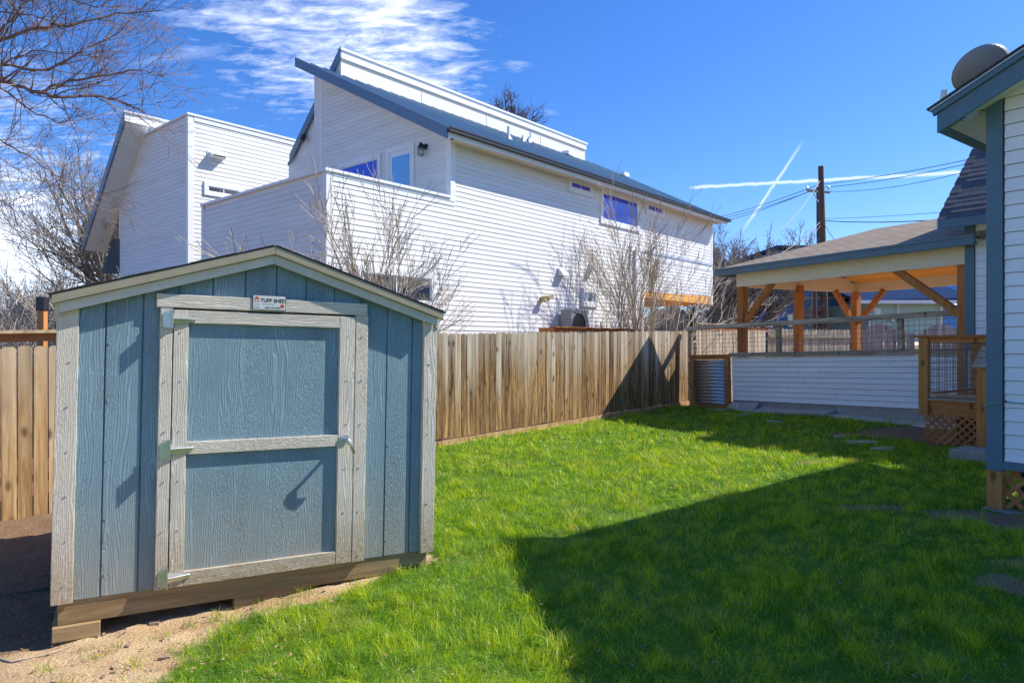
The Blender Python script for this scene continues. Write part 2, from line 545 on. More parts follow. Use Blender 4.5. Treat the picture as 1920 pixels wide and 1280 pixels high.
def lawn(x, y):
    """how thickly grass grows here, 0 to 1"""
    x, y = np.asarray(x, float), np.asarray(y, float)
    sx, sy = shed_xy(x, y)
    nz = (VN.fbm(x, y, 3.5, 3) - 0.5)
    nz2 = (VN2.fbm(x + 40, y, 9.0, 2) - 0.5)
    m = sst(-0.16, 0.14, sx - (1.02 + 0.62 * np.minimum(sy, 0)) + nz * 0.75 + nz2 * 0.3)
    front = sst(0.02, 0.22, -sy + nz * 0.35 - 0.10 * sst(2.3, 1.2, sx) + 0.2 * sst(1.9, 2.3, sx))
    m = np.where((sx < 2.55) & (sx > -1), np.minimum(m, np.where(sy > -0.5, front, 1)), m)
    m = np.where((sx > -0.2) & (sx < 2.47) & (sy > 0.02) & (sy < 2.5), 0, m)
    m = np.where(x < -2.4, 0, m)

    def patch(px, py, rx, ry, k=1.0):
        d = np.sqrt(((x - px) / rx) ** 2 + ((y - py) / ry) ** 2) + nz * 1.3 + nz2 * 0.7
        return 1 - k * (1 - sst(0.7, 1.15, d))
    for p in ((4.25, 6.4, .55, .28, .86), (3.55, 6.75, .35, .13, .75), (4.75, 6.1, .5, .35, .9), (3.4, 4.65, .25, .2, .8), (3.9, 5.1, .35, .2, .6),
              (6.3, 11.6, .8, .45, .9), (5.6, 12.9, .4, .2, .6), (2.5, 9.4, .25, .12, .3),
              (4.0, 9.2, .3, .12, .7), (5.2, 8.6, .25, .12, .5)):
        m = m * patch(*p)
    # strip along the low wall and the gate
    lw = (x - 5.21) * 0.822 + (y - 16.23) * 0.569
    m = m * sst(0.10, 0.42, -lw + nz * 0.4)
    fd = -(x + 1.36) * 0.721 + (y - 11.5) * 0.693
    m = m * sst(0.02, 0.12, -fd + nz * 0.1)
    m = np.where((x > 6.35) & (y > 10.1) & (y < 12.3), m * 0.0, m)
    m = m * (0.72 + 0.28 * sst(0.32, 0.5, VN.fbm(x, y, 2.2, 3)))
    return m


def axis(a0, a1, st, lo, hi):
    core = np.arange(a0, a1 + st / 2, st)
    out = []
    d, p = st, a1
    while p < hi:
        d *= 1.35
        p += d
        out.append(min(p, hi))
    inn = []
    d, p = st, a0
    while p > lo:
        d *= 1.35
        p -= d
        inn.append(max(p, lo))
    return np.array(inn[::-1] + list(core) + out)


gx, gy = axis(-7.5, 10.5, 0.055, -600, 600), axis(2.2, 18.5, 0.055, -300, 900)
GX, GY = np.meshgrid(gx, gy, indexing='ij')
GZ = gz(GX, GY)
LN = lawn(GX, GY)
bare = 1 - LN
GZ = GZ + bare * (VN.fbm(GX, GY, 10, 3) - 0.5) * 0.055 * np.where((GX > -7.5) & (GX < 10) & (GY < 18), 1, 0)
nxg, nyg = GX.shape
me = bpy.data.meshes.new('ground')
co = np.stack([GX, GY, GZ], -1).reshape(-1, 3).astype(np.float32)
idx = np.arange(nxg * nyg).reshape(nxg, nyg)
fq = np.stack([idx[:-1, :-1], idx[1:, :-1], idx[1:, 1:], idx[:-1, 1:]], -1).reshape(-1, 4)
me.vertices.add(len(co))
me.vertices.foreach_set('co', co.ravel())
me.loops.add(fq.size)
me.loops.foreach_set('vertex_index', fq.ravel().astype(np.int32))
me.polygons.add(len(fq))
me.polygons.foreach_set('loop_start', np.arange(0, fq.size, 4, dtype=np.int32))
me.polygons.foreach_set('loop_total', np.full(len(fq), 4, dtype=np.int32))
me.polygons.foreach_set('use_smooth', np.ones(len(fq), dtype=bool))
me.update(calc_edges=True)
at_ = me.attributes.new('lawn', 'FLOAT', 'POINT')
at_.data.foreach_set('value', LN.ravel().astype(np.float32))
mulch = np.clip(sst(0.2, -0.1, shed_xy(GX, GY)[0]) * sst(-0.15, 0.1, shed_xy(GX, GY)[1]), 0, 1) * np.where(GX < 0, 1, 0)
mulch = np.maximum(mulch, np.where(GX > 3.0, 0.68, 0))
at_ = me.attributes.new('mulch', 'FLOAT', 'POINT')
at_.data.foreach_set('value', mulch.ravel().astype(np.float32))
gm, t = new_mat('soil_and_thatch')
pos = t.n('ShaderNodeTexCoord').outputs['Object']
la = t.n('ShaderNodeAttribute', attribute_name='lawn').outputs['Fac']
mu = t.n('ShaderNodeAttribute', attribute_name='mulch').outputs['Fac']
n1 = t.noise(pos, 3.5, 6, 0.65)
n2 = t.noise(pos, 55, 5, 0.7)
n3 = t.n('ShaderNodeTexVoronoi', {'Vector': pos, 'Scale': 70}).outputs['Distance']
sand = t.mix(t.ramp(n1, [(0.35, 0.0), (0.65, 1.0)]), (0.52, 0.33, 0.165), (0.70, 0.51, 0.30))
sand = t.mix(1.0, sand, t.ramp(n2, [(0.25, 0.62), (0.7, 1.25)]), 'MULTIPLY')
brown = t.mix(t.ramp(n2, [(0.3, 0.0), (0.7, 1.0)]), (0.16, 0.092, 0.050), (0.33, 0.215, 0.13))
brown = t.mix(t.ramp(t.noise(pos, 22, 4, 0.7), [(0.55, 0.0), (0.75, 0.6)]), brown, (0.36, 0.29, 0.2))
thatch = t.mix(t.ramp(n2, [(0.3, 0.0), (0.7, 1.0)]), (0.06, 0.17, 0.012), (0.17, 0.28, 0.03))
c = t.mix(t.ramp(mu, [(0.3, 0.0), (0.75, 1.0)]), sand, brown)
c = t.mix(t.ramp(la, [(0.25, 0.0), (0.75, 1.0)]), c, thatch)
hh = t.math('ADD', t.math('MULTIPLY', n2, 1.0), t.math('MULTIPLY', n3, 0.25))
finish(t, c, 0.95, hh, 0.8, 0.022, spec=0.1)
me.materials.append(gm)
ground = bpy.data.objects.new('ground', me)
COL.objects.link(ground)
ground['kind'] = 'structure'


def gnd(x, y):
    return float(gz(np.array([x]), np.array([y]))[0])


# ------------------------------------------------------------------ neighbour's white modern house
H = Frame(-3.39, 12.5, 0, 40.9)
house = thing('modern_house', 'large white lap-sided two-storey house with blue metal roof behind the wooden fence', 'house', H.M)
UD, VB = 3.14, 4.96            # upper block starts at UD; balcony is VB deep
UE = 16.25
PITCH = 0.109


def lap(parent, F0, x0, x1, z0, z1, pitch, mt, joint=None, eb=0.016, et=0.003, back=0.012, rs=None, gap=-0.004):
    """lap boards of a wall: F0 local matrix of the wall (x along, -y out); x0/x1 functions of z"""
    rs = rs or random
    z = z0
    row = 0
    fx0 = x0 if callable(x0) else (lambda q: x0)
    fx1 = x1 if callable(x1) else (lambda q: x1)
    while z < z1 - 0.01:
        zt = min(z + pitch - gap, z1)
        a0, a1, b0, b1 = fx0(z), fx1(z), fx0(zt), fx1(zt)
        if a1 - a0 > 0.03:
            cuts = [0.0]
            if joint:
                L = a1 - a0
                p = joint * (0.25 + 0.75 * rs.random())
                while p < L - 0.4:
                    cuts.append(p / L)
                    p += joint * (0.8 + 0.4 * rs.random())
            cuts.append(1.0)
            for i in range(len(cuts) - 1):
                g0 = 0.004 if i else 0
                xa, xb = a0 + (a1 - a0) * cuts[i] + g0, a0 + (a1 - a0) * cuts[i + 1] - (0.0012 if i < len(cuts) - 2 else 0)
                xc, xd = b0 + (b1 - b0) * cuts[i] + g0, b0 + (b1 - b0) * cuts[i + 1]
                if xd - xc < 0.005:
                    xc = xd = (xc + xd) / 2
                    xd += 0.004
                j = (rs.random() - 0.5) * 0.002
                mb = MB().hexa([(xa, -eb + j, z), (xb, -eb + j, z), (xb, back, z), (xa, back, z), (xc, -et, zt), (xd, -et, zt), (xd, back, zt), (xc, back, zt)])
                part('siding_board', mb, mt, parent, F0)
        z += pitch
        row += 1


ID = Matrix.Identity(4)
EZ = EYE + 4.60        # eave height of the wall front
par_top = H.at(612, 318)[1]
cant_u, cant_z = H.at(1206, 541)
SL = 0.50              # slope of the low roof
v_hi, z_hi = 5.25, EYE + 7.47
v_lo, z_lo = -0.45, EYE + 4.48
SL = (z_hi - z_lo) / (v_hi - v_lo)
ZV = 1.62              # boards below this are hidden by the fence: a plain wall carries on


def roof1(v):
    return z_lo + (v - v_lo) * SL


# core walls (solid bodies behind the boards)
mb = MB()
mb.box(0.014, UD, 0.014, 0.16, -0.6, par_top - 0.03)
mb.box(0.014, 0.16, 0.161, VB, -0.6, par_top - 0.03)
part('balcony_wall', mb, M['white_siding'], house)
mb = MB()
mb.box(UD + .014, cant_u - .02, 0.014, VB, -0.6, EZ - .05)
mb.box(cant_u - .02, UE - .014, 0.014, 9.6, cant_z + .03, 5.0)
mb.box(cant_u - .02, UE - .014, 0.014, VB, 5.001, EZ - .05)
mb.hexa([(UD + .014, .014, EZ - .05), (UE - .014, .014, EZ - .05), (UE - .014, VB + .3, EZ - .05), (UD + .014, VB + .3, EZ - .05),
         (UD + .014, .014, EZ), (UE - .014, .014, EZ), (UE - .014, VB + .3, roof1(VB + .3) - .1), (UD + .014, VB + .3, roof1(VB + .3) - .1)])
part('wall', mb, M['white_siding'], house)
mb = MB()
mb.box(0.05, UD, 0.2, VB, par_top - 1.15, par_top - 1.08)
part('balcony_floor', mb, M['concrete'], house)
# front boards
lap(house, ID, 0.10, UD + .1, ZV, par_top - .19, PITCH, M['white_siding'], 3.2)
lap(house, ID, UD + .1, lambda z: (UE - .06) if z >= cant_z else cant_u - .05, ZV + ((par_top - .19 - ZV) // PITCH) * 0, EZ + .02, PITCH, M['white_siding'], 7.0)
# left face of balcony: x runs from far to near
LB = Matrix.Translation((0, VB, 0)) @ Matrix(((0, 1, 0, 0), (-1, 0, 0, 0), (0, 0, 1, 0), (0, 0, 0, 1)))
lap(house, LB, 0.08, VB - 0.02, ZV, par_top - .12, PITCH, M['white_siding'])
# left face of upper block (door wall)
LU = Matrix.Translation((UD, VB, 0)) @ Matrix(((0, 1, 0, 0), (-1, 0, 0, 0), (0, 0, 1, 0), (0, 0, 0, 1)))


def up_x0(z):
    v = (z - z_lo + 0.10) / SL + v_lo
    return max(0.1, VB - 99) if z < 0 else 0.1


def up_left(z):     # roof slopes down towards the near end: boards get shorter above the eave
    return 0.10


def up_right(z):
    vmin = (z + 0.13 - z_lo) / SL + v_lo
    return VB - max(0.10, vmin)


lap(house, LU, up_left, up_right, par_top - 1.0, roof1(VB) - .18, PITCH, M['white_siding'])
mb = MB().prism([(0, par_top - 1.1), (VB - 0.014, par_top - 1.1), (VB - 0.014, EZ - .1), (0, roof1(VB) - .12)], 0.013, 0.1)
part('wall', mb, M['white_siding'], house, LU)
# far block, set back behind the upper block
KF = 1.31
VF = 9.8
UF = 1.82
VE = VF + 4.10 * KF
zf_top = H.at(349, 213, VF)[1]
LFm = Matrix.Translation((UF, VE, 0)) @ Matrix(((0, 1, 0, 0), (-1, 0, 0, 0), (0, 0, 1, 0), (0, 0, 0, 1)))
zr0 = EYE + 3.70 * KF       # wall top at the far low end


def far_left(z):
    # underside of the steep roof: z rises from zr0 at x=0
    return max(0.07, (z - zr0) / 1.06)


lap(house, LFm, far_left, VE - VF - .04, 2.3, zf_top - .06, PITCH * 1.2, M['white_siding'])
mb = MB().prism([(0, -.6), (VE - VF - .014, -.6), (VE - VF - .014, zf_top - .03), ((zf_top - zr0) / 1.06, zf_top - .03), (0.0, zr0)], 0.014, 0.2)
part('wall', mb, M['white_siding'], house, LFm)
FB = Matrix.Translation((UF, VF, 0))
lap(house, FB, 0.13, 9.0, 3.9, zf_top - .18, PITCH * 1.2, M['white_siding'], 4.0)
part('wall', MB().box(0.014, 9.0, 0.014, 0.2, -.6, zf_top - .03), M['white_siding'], house, FB)
part('flat_roof', MB().box(UF + .1, UF + 9, VF + .1, VE - 1.0, zf_top - .35, zf_top - .25), M['galv'], house)
zso_ = EYE + 1.43
# corner boards
tw = 0.115
for (mbx, mtx) in (
    (MB().box(-.022, 0.115, -.022, 0.0, -.5, par_top - .02).box(-.022, 0.0, 0.0, 0.10, -.5, par_top - .02), None),
    (MB().box(UD - .03, UD + .115, -.03, 0.0, par_top - .09, EZ + .05).box(UD - .03, UD - .008, .0, 0.12, par_top - 1., EZ + .05), None),
    (MB().box(UE - .10, UE + .02, -.022, 0.02, zso_, EZ), None),
    (MB().box(cant_u - .10, cant_u + .02, -.022, 0.04, -.5, cant_z - .002), None),
    (MB().box(UF - .026, UF + .15, VF - .026, VF, -.5, zf_top - .02).box(UF - .026, UF, VF, VF + .13, -.5, zf_top - .02), None),
    (MB().box(-.022, 0.0, VB - .11, VB + .0, -.5, par_top - .02), None),
    (MB().box(UF - .022, UF, VE - .12, VE, -.5, zr0), None),
    (MB().box(UD - .022, UD, VB - .11, VB, par_top - .4, roof1(VB) - .12), None),
):
    part('corner_board', mbx, M['white_trim'], house, bevel=0.004)
# copings and freeze boards
part('parapet_cap', MB().box(-.06, UD - .035, -.06, .2, par_top - .03, par_top + .025).box(-.06, .2, .2, VB - .03, par_top - .03, par_top + .025), M['white_trim'], house, bevel=.004)
part('frieze_board', MB().box(.12, UD - .035, -.03, 0.01, par_top - .085, par_top - .035).box(.12, UD + .1, -.02, .01, par_top - .18, par_top - .09), M['white_trim'], house)
part('parapet_cap', MB().box(UF - .06, UF + 9, VF - .06, VF + .25, zf_top - .03, zf_top + .035).box(UF - .06, UF + .25, VF + .25, VE - (zf_top - zr0) / 1.06, zf_top - .03, zf_top + .035), M['white_trim'], house, bevel=.004)
part('frieze_board', MB().box(UF + .155, UF + 9, VF - .035, VF + .01, zf_top - .17, zf_top - .035), M['white_trim'], house)
# low roof: thin slab with rake fascia, standing seams, gutter lip and soffit
U0, U1 = 2.6, 16.6


def slab(mb, u0, u1, v0, v1, zf, t0, t1):
    return mb.hexa([(u0, v0, zf(v0) - t1), (u1, v0, zf(v0) - t1), (u1, v1, zf(v1) - t1), (u0, v1, zf(v1) - t1),
                    (u0, v0, zf(v0) - t0), (u1, v0, zf(v0) - t0), (u1, v1, zf(v1) - t0), (u0, v1, zf(v1) - t0)])


roof = part('roof', slab(MB(), U0 + .02, U1, v_lo, v_hi, roof1, 0, .04), M['metal_roof'], house)
for i in range(35):
    u = U0 + .02 + i * 0.405
    part('roof_seam', MB().hexa([(u, v_lo - .01, roof1(v_lo) - .005), (u + .02, v_lo - .01, roof1(v_lo) - .005), (u + .02, v_hi, roof1(v_hi) - .005), (u, v_hi, roof1(v_hi) - .005),
                                 (u, v_lo - .01, roof1(v_lo) + .03), (u + .02, v_lo - .01, roof1(v_lo) + .03), (u + .02, v_hi, roof1(v_hi) + .03), (u, v_hi, roof1(v_hi) + .03)]), M['metal_roof'], roof)
part('rake_fascia', slab(MB(), U0 - .02, U0 + .018, v_lo - .02, v_hi + .02, roof1, -.03, .22), M['roof_trim'], house)
part('soffit', slab(MB(), U0 + .02, UD - .03, v_lo + .03, v_hi, roof1, .15, .18), M['soffit'], house)
part('soffit', MB().box(UD - .03, U1 - .01, v_lo + .03, -.002, z_lo - .10, z_lo - .07), M['beige_panel'], house)
part('eave_fascia', MB().box(U0 + .02, U1, v_lo - .0, v_lo + .028, z_lo - .17, z_lo - .045), M['white_trim'], house)
gut = MB()
gut.box(U0 - .02, U1 + .02, v_lo - .10, v_lo - .003, z_lo - .075, z_lo - .062)
gut.box(U0 - .02, U1 + .02, v_lo - .115, v_lo - .101, z_lo - .075, z_lo + .012)
gut.box(U0 - .02, U1 + .02, v_lo - .13, v_lo - .115, z_lo - .018, z_lo + .012)
part('gutter', gut, M['black_metal'], house)
part('gutter_guard', MB().box(U0, U1, v_lo - .10, v_lo - .004, z_lo + .008, z_lo + .014), M['galv'], house)
# steep rear roof


def roof2(v):
    return EYE + 7.98 - 0.97 * (v - 4.9)


for (u0, u1, v0, v1) in ((3.76, 15.3, 4.9, 7.6),):
    part('rear_roof', slab(MB(), u0, u1, v0, v1, roof2, 0, .05), M['metal_roof'], house)
# high edge of the rear roof over the low roof: drip, fascia, sloping beige soffit
part('ridge_fascia', MB().box(3.74, 15.32, 4.86, 4.895, roof2(4.9) - .24, roof2(4.9) - .035), M['white_trim'], house)
part('ridge_drip', MB().box(3.70, 15.36, 4.82, 4.99, roof2(4.9) - .03, roof2(4.9) + .03), M['white_trim'], house)
part('clerestory_wall', MB().box(3.76, 15.3, 4.915, 5.2, z_hi - .7, roof2(4.9) - .10), M['beige_panel'], house)
for k in range(1, 4):
    part('joint_cover', MB().box(3.76 + k * 2.9, 3.775 + k * 2.9, 4.905, 4.914, z_hi - .5, roof2(4.9) - .262), M['white_trim'], house)
part('rake_fascia', slab(MB(), 3.70, 3.735, 4.86, 7.4, roof2, -.03, .26), M['roof_trim'], house)
# steep roof of the far block
VR = VF + (7.23 - 4.96) * KF
UR = UF - .5 * KF


def roof3(v):
    return EYE + 5.62 * KF - 0.985 * (v - VR)


part('far_roof', slab(MB(), UR, UF + 9, VR, VE + 1.4, roof3, 0, .06), M['metal_roof'], house)
part('rake_fascia', slab(MB(), UR - .06, UR - .005, VR - .03, VE + 1.45, roof3, -.03, .32), M['roof_trim'], house)
part('ridge_fascia', MB().box(UR - .06, UF + 9, VR - .08, VR - .031, roof3(VR) - .30, roof3(VR) - .03), M['white_trim'], house)
part('ridge_drip', MB().box(UR - .09, UF + 9, VR - .13, VR + .02, roof3(VR) - .028, roof3(VR) + .03), M['white_trim'], house)
part('soffit', slab(MB(), UR, UF + .05, VR, VE + 1.4, roof3, .26, .30), M['soffit'], house)
part('upper_wall', MB().box(UF + .2, UF + 9, VR + .5, VR + .7, zf_top - .4, roof3(VR + .7) - .1), M['white_siding'], house)
part('wall', slab(MB(), 3.80, 3.88, 5.3, 7.6, roof2, .06, 5.2), M['white_siding'], house)
part('wall', MB().box(3.88, 15.2, 7.5, 7.6, 0, roof2(7.6) - .06), M['white_siding'], house)
# horizontal band, downpipe, cantilever soffit and dark carport
zb = H.at(1206, 470)[1]
part('band_board', MB().box(cant_u - .1, UE - .06, -.05, 0.0, zb - .06, zb), M['galv'], house)
part('band_board', MB().box(cant_u - .1, UE - .06, -.025, 0.0, zb - .24, zb - .062), M['white_trim'], house)
ud, _ = H.at(1189, 500)
part('downpipe', MB().box(ud - .03, ud + .03, -.09, -.02, 0, zb - .02), M['white_trim'], house, bevel=.008)
zso = EYE + 1.43
part('porch_ceiling', MB().box(cant_u - .0, UE - .01, 0.03, 5.2, zso + .014, zso + .03), M['cedar'], house)
for k in range(3):
    hk = (cant_z - zso) / 3
    part('fascia_plank', MB().box(cant_u + .03, UE - .11, -.004, .024, zso + k * hk + .002, zso + (k + 1) * hk - .006), M['cedar'], house)
for i in range(12):
    part('ceiling_plank', MB().box(cant_u + .01, UE - .02, .04 + i * .425, .04 + i * .425 + .418, zso, zso + .013), M['cedar'], house)
part('side_wall', MB().box(cant_u - .2, cant_u - .02, VB + .01, 9.6, -.6, cant_z + .02), M['white_siding'], house)
upx, _ = H.at(1300, 600, 1.2)
part('porch_post', MB().box(upx - .09, upx + .09, 1.12, 1.3, -.5, zso - .003), M['black_metal'], house)
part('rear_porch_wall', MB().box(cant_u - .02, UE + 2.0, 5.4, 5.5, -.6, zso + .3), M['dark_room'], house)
for k in range(3):
    q_ = UE - 3.6 + k * 1.5
    part('door_frame', MB().box(q_, q_ + .07, 5.33, 5.39, -.3, zso - .3).box(q_ + .9, q_ + .97, 5.33, 5.39, -.3, zso - .3).box(q_ + .071, q_ + .899, 5.33, 5.39, zso - .37, zso - .3).box(q_ + .071, q_ + .899, 5.33, 5.39, .95, 1.0), M['white_trim'], house)
    part('pane', MB().box(q_ + .071, q_ + .899, 5.36, 5.38, 1.001, zso - .371), M['glass'], house)


def window(parent, F0, x0, x1, z0, z1, panes, gl, trim=0.09, tm=None, fm=None, depth=0.05):
    tm = tm or M['white_trim']
    a, b = -depth - .008, 0.01
    fr = MB()
    fr.box(x0 - trim, x1 + trim, a, b, z1, z1 + trim)
    fr.box(x0 - trim, x1 + trim, a, b, z0 - trim, z0)
    fr.box(x0 - trim, x0, a, b, z0, z1)
    fr.box(x1, x1 + trim, a, b, z0, z1)
    wn = part('window', fr, tm, parent, F0, bevel=.004)
    n = len(panes)
    s = 0.028
    sash = MB()
    sash.box(x0, x1, -.038, b, z0, z0 + s).box(x0, x1, -.038, b, z1 - s, z1).box(x0, x0 + s, -.038, b, z0 + s, z1 - s).box(x1 - s, x1, -.038, b, z0 + s, z1 - s)
    xs = [x0 + s] + [x0 + (x1 - x0) * q for q in panes] + [x1 - s]
    for q in xs[1:-1]:
        sash.box(q - s / 2, q + s / 2, -.042, b, z0 + s, z1 - s)
    part('frame', sash, M['white_trim'], wn)
    for i in range(len(xs) - 1):
        l = xs[i] + (s / 2 if i else 0)
        r = xs[i + 1] - (s / 2 if i < len(xs) - 2 else 0)
        g = gl[i] if isinstance(gl, (list, tuple)) else gl
        part('pane', MB().box(l, r, -.029, b, z0 + s, z1 - s), g, wn)
    return wn


def wpx(px0, py0, px1, py1, v=0):
    """window extents from the left-top and right-bottom of the glass in the photo"""
    x0, z1 = H.at(px0, py0, v)
    x1, z0 = H.at(px1, py1, v)
    return x0, x1, z0, z1


x0, x1, z0, z1 = wpx(1129, 361, 1193, 427)
window(house, ID, x0, x1, z0, z1, [], M['glass_violet_reflection'], .13)
x0, x1, z0, z1 = wpx(1069, 340, 1105, 362)
window(house, ID, x0, x1, z0, z1, [.5], M['glass_violet_reflection'], .12)
x0, x1, z0, z1 = wpx(1213, 383, 1240, 402)
window(house, ID, x0, x1, z0, z1, [.5], M['glass_violet_reflection'], .12)
x0, x1, z0, z1 = wpx(678, 511, 806, 567)
window(house, ID, x0, x1, z0, z1, [.47], M['glass'], .12)
x0, x1, z0, z1 = wpx(1094, 548, 1114, 568)
window(house, ID, x0, x1, z0, z1, [], M['glass'], .12)
# far block window and vent hood above it
Ff = Frame((H.M @ Vector((UF, VF, 0))).x, (H.M @ Vector((UF, VF, 0))).y, 0, 40.9)
x0, z1 = Ff.at(389, 349)
x1, z0 = Ff.at(447, 369)
window(house, FB, x0, x1, z0, z1, [.5], M['glass'], .12)


def hood(parent, F0, x0, x1, z0, z1, out, mt, name='vent_hood'):
    h = part(name, MB().box(x0 - .05, x1 + .05, -.03, .0, z0 - .06, z1 + .05), mt, parent, F0)
    part('hood_box', MB().hexa([(x0, -out, z0 + .02), (x1, -out, z0 + .02), (x1, -.031, z0), (x0, -.031, z0), (x0, -out, z0 + .10), (x1, -out, z0 + .10), (x1, -.031, z1), (x0, -.031, z1)]), mt, h)
    part('opening', MB().box(x0 + .02, x1 - .02, -out - .004, -out + .01, z0 + .035, z0 + .085), M['black_metal'], h)
    return h


x0, z1 = Ff.at(391, 285)
x1, z0 = Ff.at(417, 302)
hood(house, FB, x0, x1, z0, z1, .26, M['white_trim'])
for (a, b_, c_, d_) in ((1045, 501, 1056, 518), (1103, 493, 1110, 508)):
    x0, z1 = H.at(a, b_)
    x1, z0 = H.at(c_, d_)
    hh_ = MB().prism([(x0, z0), (x1, z0), (x1, z1 - .05), ((x0 + x1) / 2, z1 + .02), (x0, z1 - .05)], -.03, 0)
    vh = part('vent_hood', hh_, M['white_trim'], house)
    part('hood_box', MB().hexa([(x0, -.2, z0), (x1, -.2, z0), (x1, -.031, z0), (x0, -.031, z0), (x0, -.17, z0 + .05), (x1, -.17, z0 + .05), (x1, -.031, z1), (x0, -.031, z1)]), M['white_trim'], vh)
# faded bib fitting on the wall, its pipe
bx, bz = H.at(1015, 560)
bb = part('hose_bib', MB().tube([(bx, -.02, bz), (bx, -.22, bz)], .07, 8).tube([(bx, -.2, bz), (bx + .16, -.24, bz + .06)], .05, 6).tube([(bx - .1, -.18, bz - .06), (bx + .1, -.18, bz + .05)], .045, 6), M['yellow'], house)
# balcony door, tall window and wall lamp on the door wall
Fu = Frame((H.M @ Vector((UD, VB, 0))).x, (H.M @ Vector((UD, VB, 0))).y, 0, 40.9 + 90)
# sight-line positions on that face, expressed along x from far to near


def lu(px, py):
    return Fu.at(px, py)


def lu_ok():
    p = Fu.M @ Vector((1, 0, 0))
    q = house.matrix_world @ (LU @ Vector((1, 0, 0)))
    return (p - q).length


dx0, dz1 = lu(733, 291)
dx1, _ = lu(772, 285)
door_bottom = par_top - 1.06
dfr = MB().box(dx0 - .12, dx0 - .02, -.05, .01, door_bottom, dz1 + .14).box(dx1 + .02, dx1 + .12, -.05, .01, door_bottom, dz1 + .14).box(dx0 - .02, dx1 + .02, -.05, .01, dz1 + .04, dz1 + .14)
dr = part('balcony_door', MB().box(dx0 - .02, dx1 + .02, -.030, .01, door_bottom, dz1 + .04), M['white_trim'], house, LU)
part('door_frame', dfr, M['white_trim'], dr)
part('pane', MB().box(dx0 + .08, dx1 - .05, -.040, -.031, door_bottom + .3, dz1 - .09), M['glass_door'], dr)
wx0, wz1 = lu(640, 320)
wx1, wz1b = lu(711, 297)
wz1 = wz1b
window(house, LU, max(wx0, .6), wx1, door_bottom + .85, wz1, [], M['glass_violet_reflection'], .1)
lx, lz = lu(799, 284)
lamp = part('wall_lamp', MB().tube([(lx, -.0, lz + .1), (lx, -.16, lz + .14)], .022, 8).tube([(lx, -.012, lz + .1), (lx, -.03, lz + .1)], .07, 12).tube([(lx, -.16, lz + .17), (lx, -.16, lz + .07), (lx, -.16, lz + .04)], [.02, .06, .08], 12), M['black_metal'], house, LU)
cage = MB()
for k in range(6):
    a = k * math.pi / 3
    cage.tube([(lx + .07 * math.cos(a), -.16 + .07 * math.sin(a), lz + .05), (lx + .075 * math.cos(a), -.16 + .075 * math.sin(a), lz - .1), (lx + .02 * math.cos(a), -.16 + .02 * math.sin(a), lz - .15)], .006, 4)
for zz, rr in ((lz - .02, .075), (lz - .1, .072)):
    cage.tube([(lx + rr * math.cos(a * math.pi / 6), -.16 + rr * math.sin(a * math.pi / 6), zz) for a in range(13)], .005, 4)
part('cage', cage, M['black_metal'], lamp)
part('bulb', MB().tube([(lx, -.16, lz + .04), (lx, -.16, lz - .02), (lx, -.16, lz - .08), (lx, -.16, lz - .12)], [.03, .05, .045, .01], 10), M['soffit'], lamp, smooth=True)
# roof pipes


def rpipe(px, py, hgt, r, bend=False):
    # stand the pipe where the sight line meets the roof plane
    o = H.I @ Vector((0, 0, EYE))
    d = H.I.to_3x3() @ ray(px, py)
    # z_lo + (v - v_lo) * SL = z
    tt = (z_lo + (o.y - v_lo) * SL - o.z) / (d.z - SL * d.y)
    p = o + d * tt
    m = MB()
    m.tube([(p.x, p.y, p.z - .02), (p.x, p.y, p.z + .06), (p.x, p.y, p.z + .14)], [.13, .10, .05], 8)
    if bend:
        m.tube([(p.x, p.y, p.z), (p.x, p.y, p.z + hgt), (p.x + .06, p.y, p.z + hgt + .08), (p.x + .2, p.y, p.z + hgt + .08), (p.x + .26, p.y, p.z + hgt)], r, 8)
    else:
        m.tube([(p.x, p.y, p.z), (p.x, p.y, p.z + hgt)], r, 8)
    pp = part('roof_pipe', m, M['galv'], house, smooth=False)


for a in ((953, 262, .38, .035), (975, 259, .55, .035, True), (994, 266, .55, .035, True), (980, 266, .2, .03), (991, 268, .2, .03), (1092, 299, .25, .03)):
    rpipe(*a)
for px, py in ((1066, 293), (1170, 332)):
    o = H.I @ Vector((0, 0, EYE))
    d = H.I.to_3x3() @ ray(px, py)
    tt = (z_lo + (o.y - v_lo) * SL - o.z) / (d.z - SL * d.y)
    p = o + d * tt
    part('roof_vent', MB().hexa([(p.x - .18, p.y - .14, p.z + .02), (p.x + .18, p.y - .14, p.z + .02), (p.x + .18, p.y + .2, p.z + .12), (p.x - .18, p.y + .2, p.z + .12),
                                 (p.x - .16, p.y - .13, p.z + .16), (p.x + .16, p.y - .13, p.z + .16), (p.x + .16, p.y + .2, p.z + .2), (p.x - .16, p.y + .2, p.z + .2)]), M['white_trim'], house)
lzx, lzz = H.atx(597, 266, UD + 1.0)
part('soffit_lamp', MB().tube([(3.70, 6.6, roof2(6.6) - .35), (3.62, 6.6, roof2(6.6) - .52)], .07, 8), M['black_metal'], house)
part('side_bracket', MB().hexa([(UF - .02, VE - .1, 4.2), (UF - .35, VE + .5, 4.2), (UF - .35, VE + .7, 4.3), (UF - .02, VE + .2, 4.3), (UF - .02, VE - .1, 5.4), (UF - .1, VE + .1, 5.4), (UF - .1, VE + .3, 5.4), (UF - .02, VE + .2, 5.4)]), M['black_metal'], house)
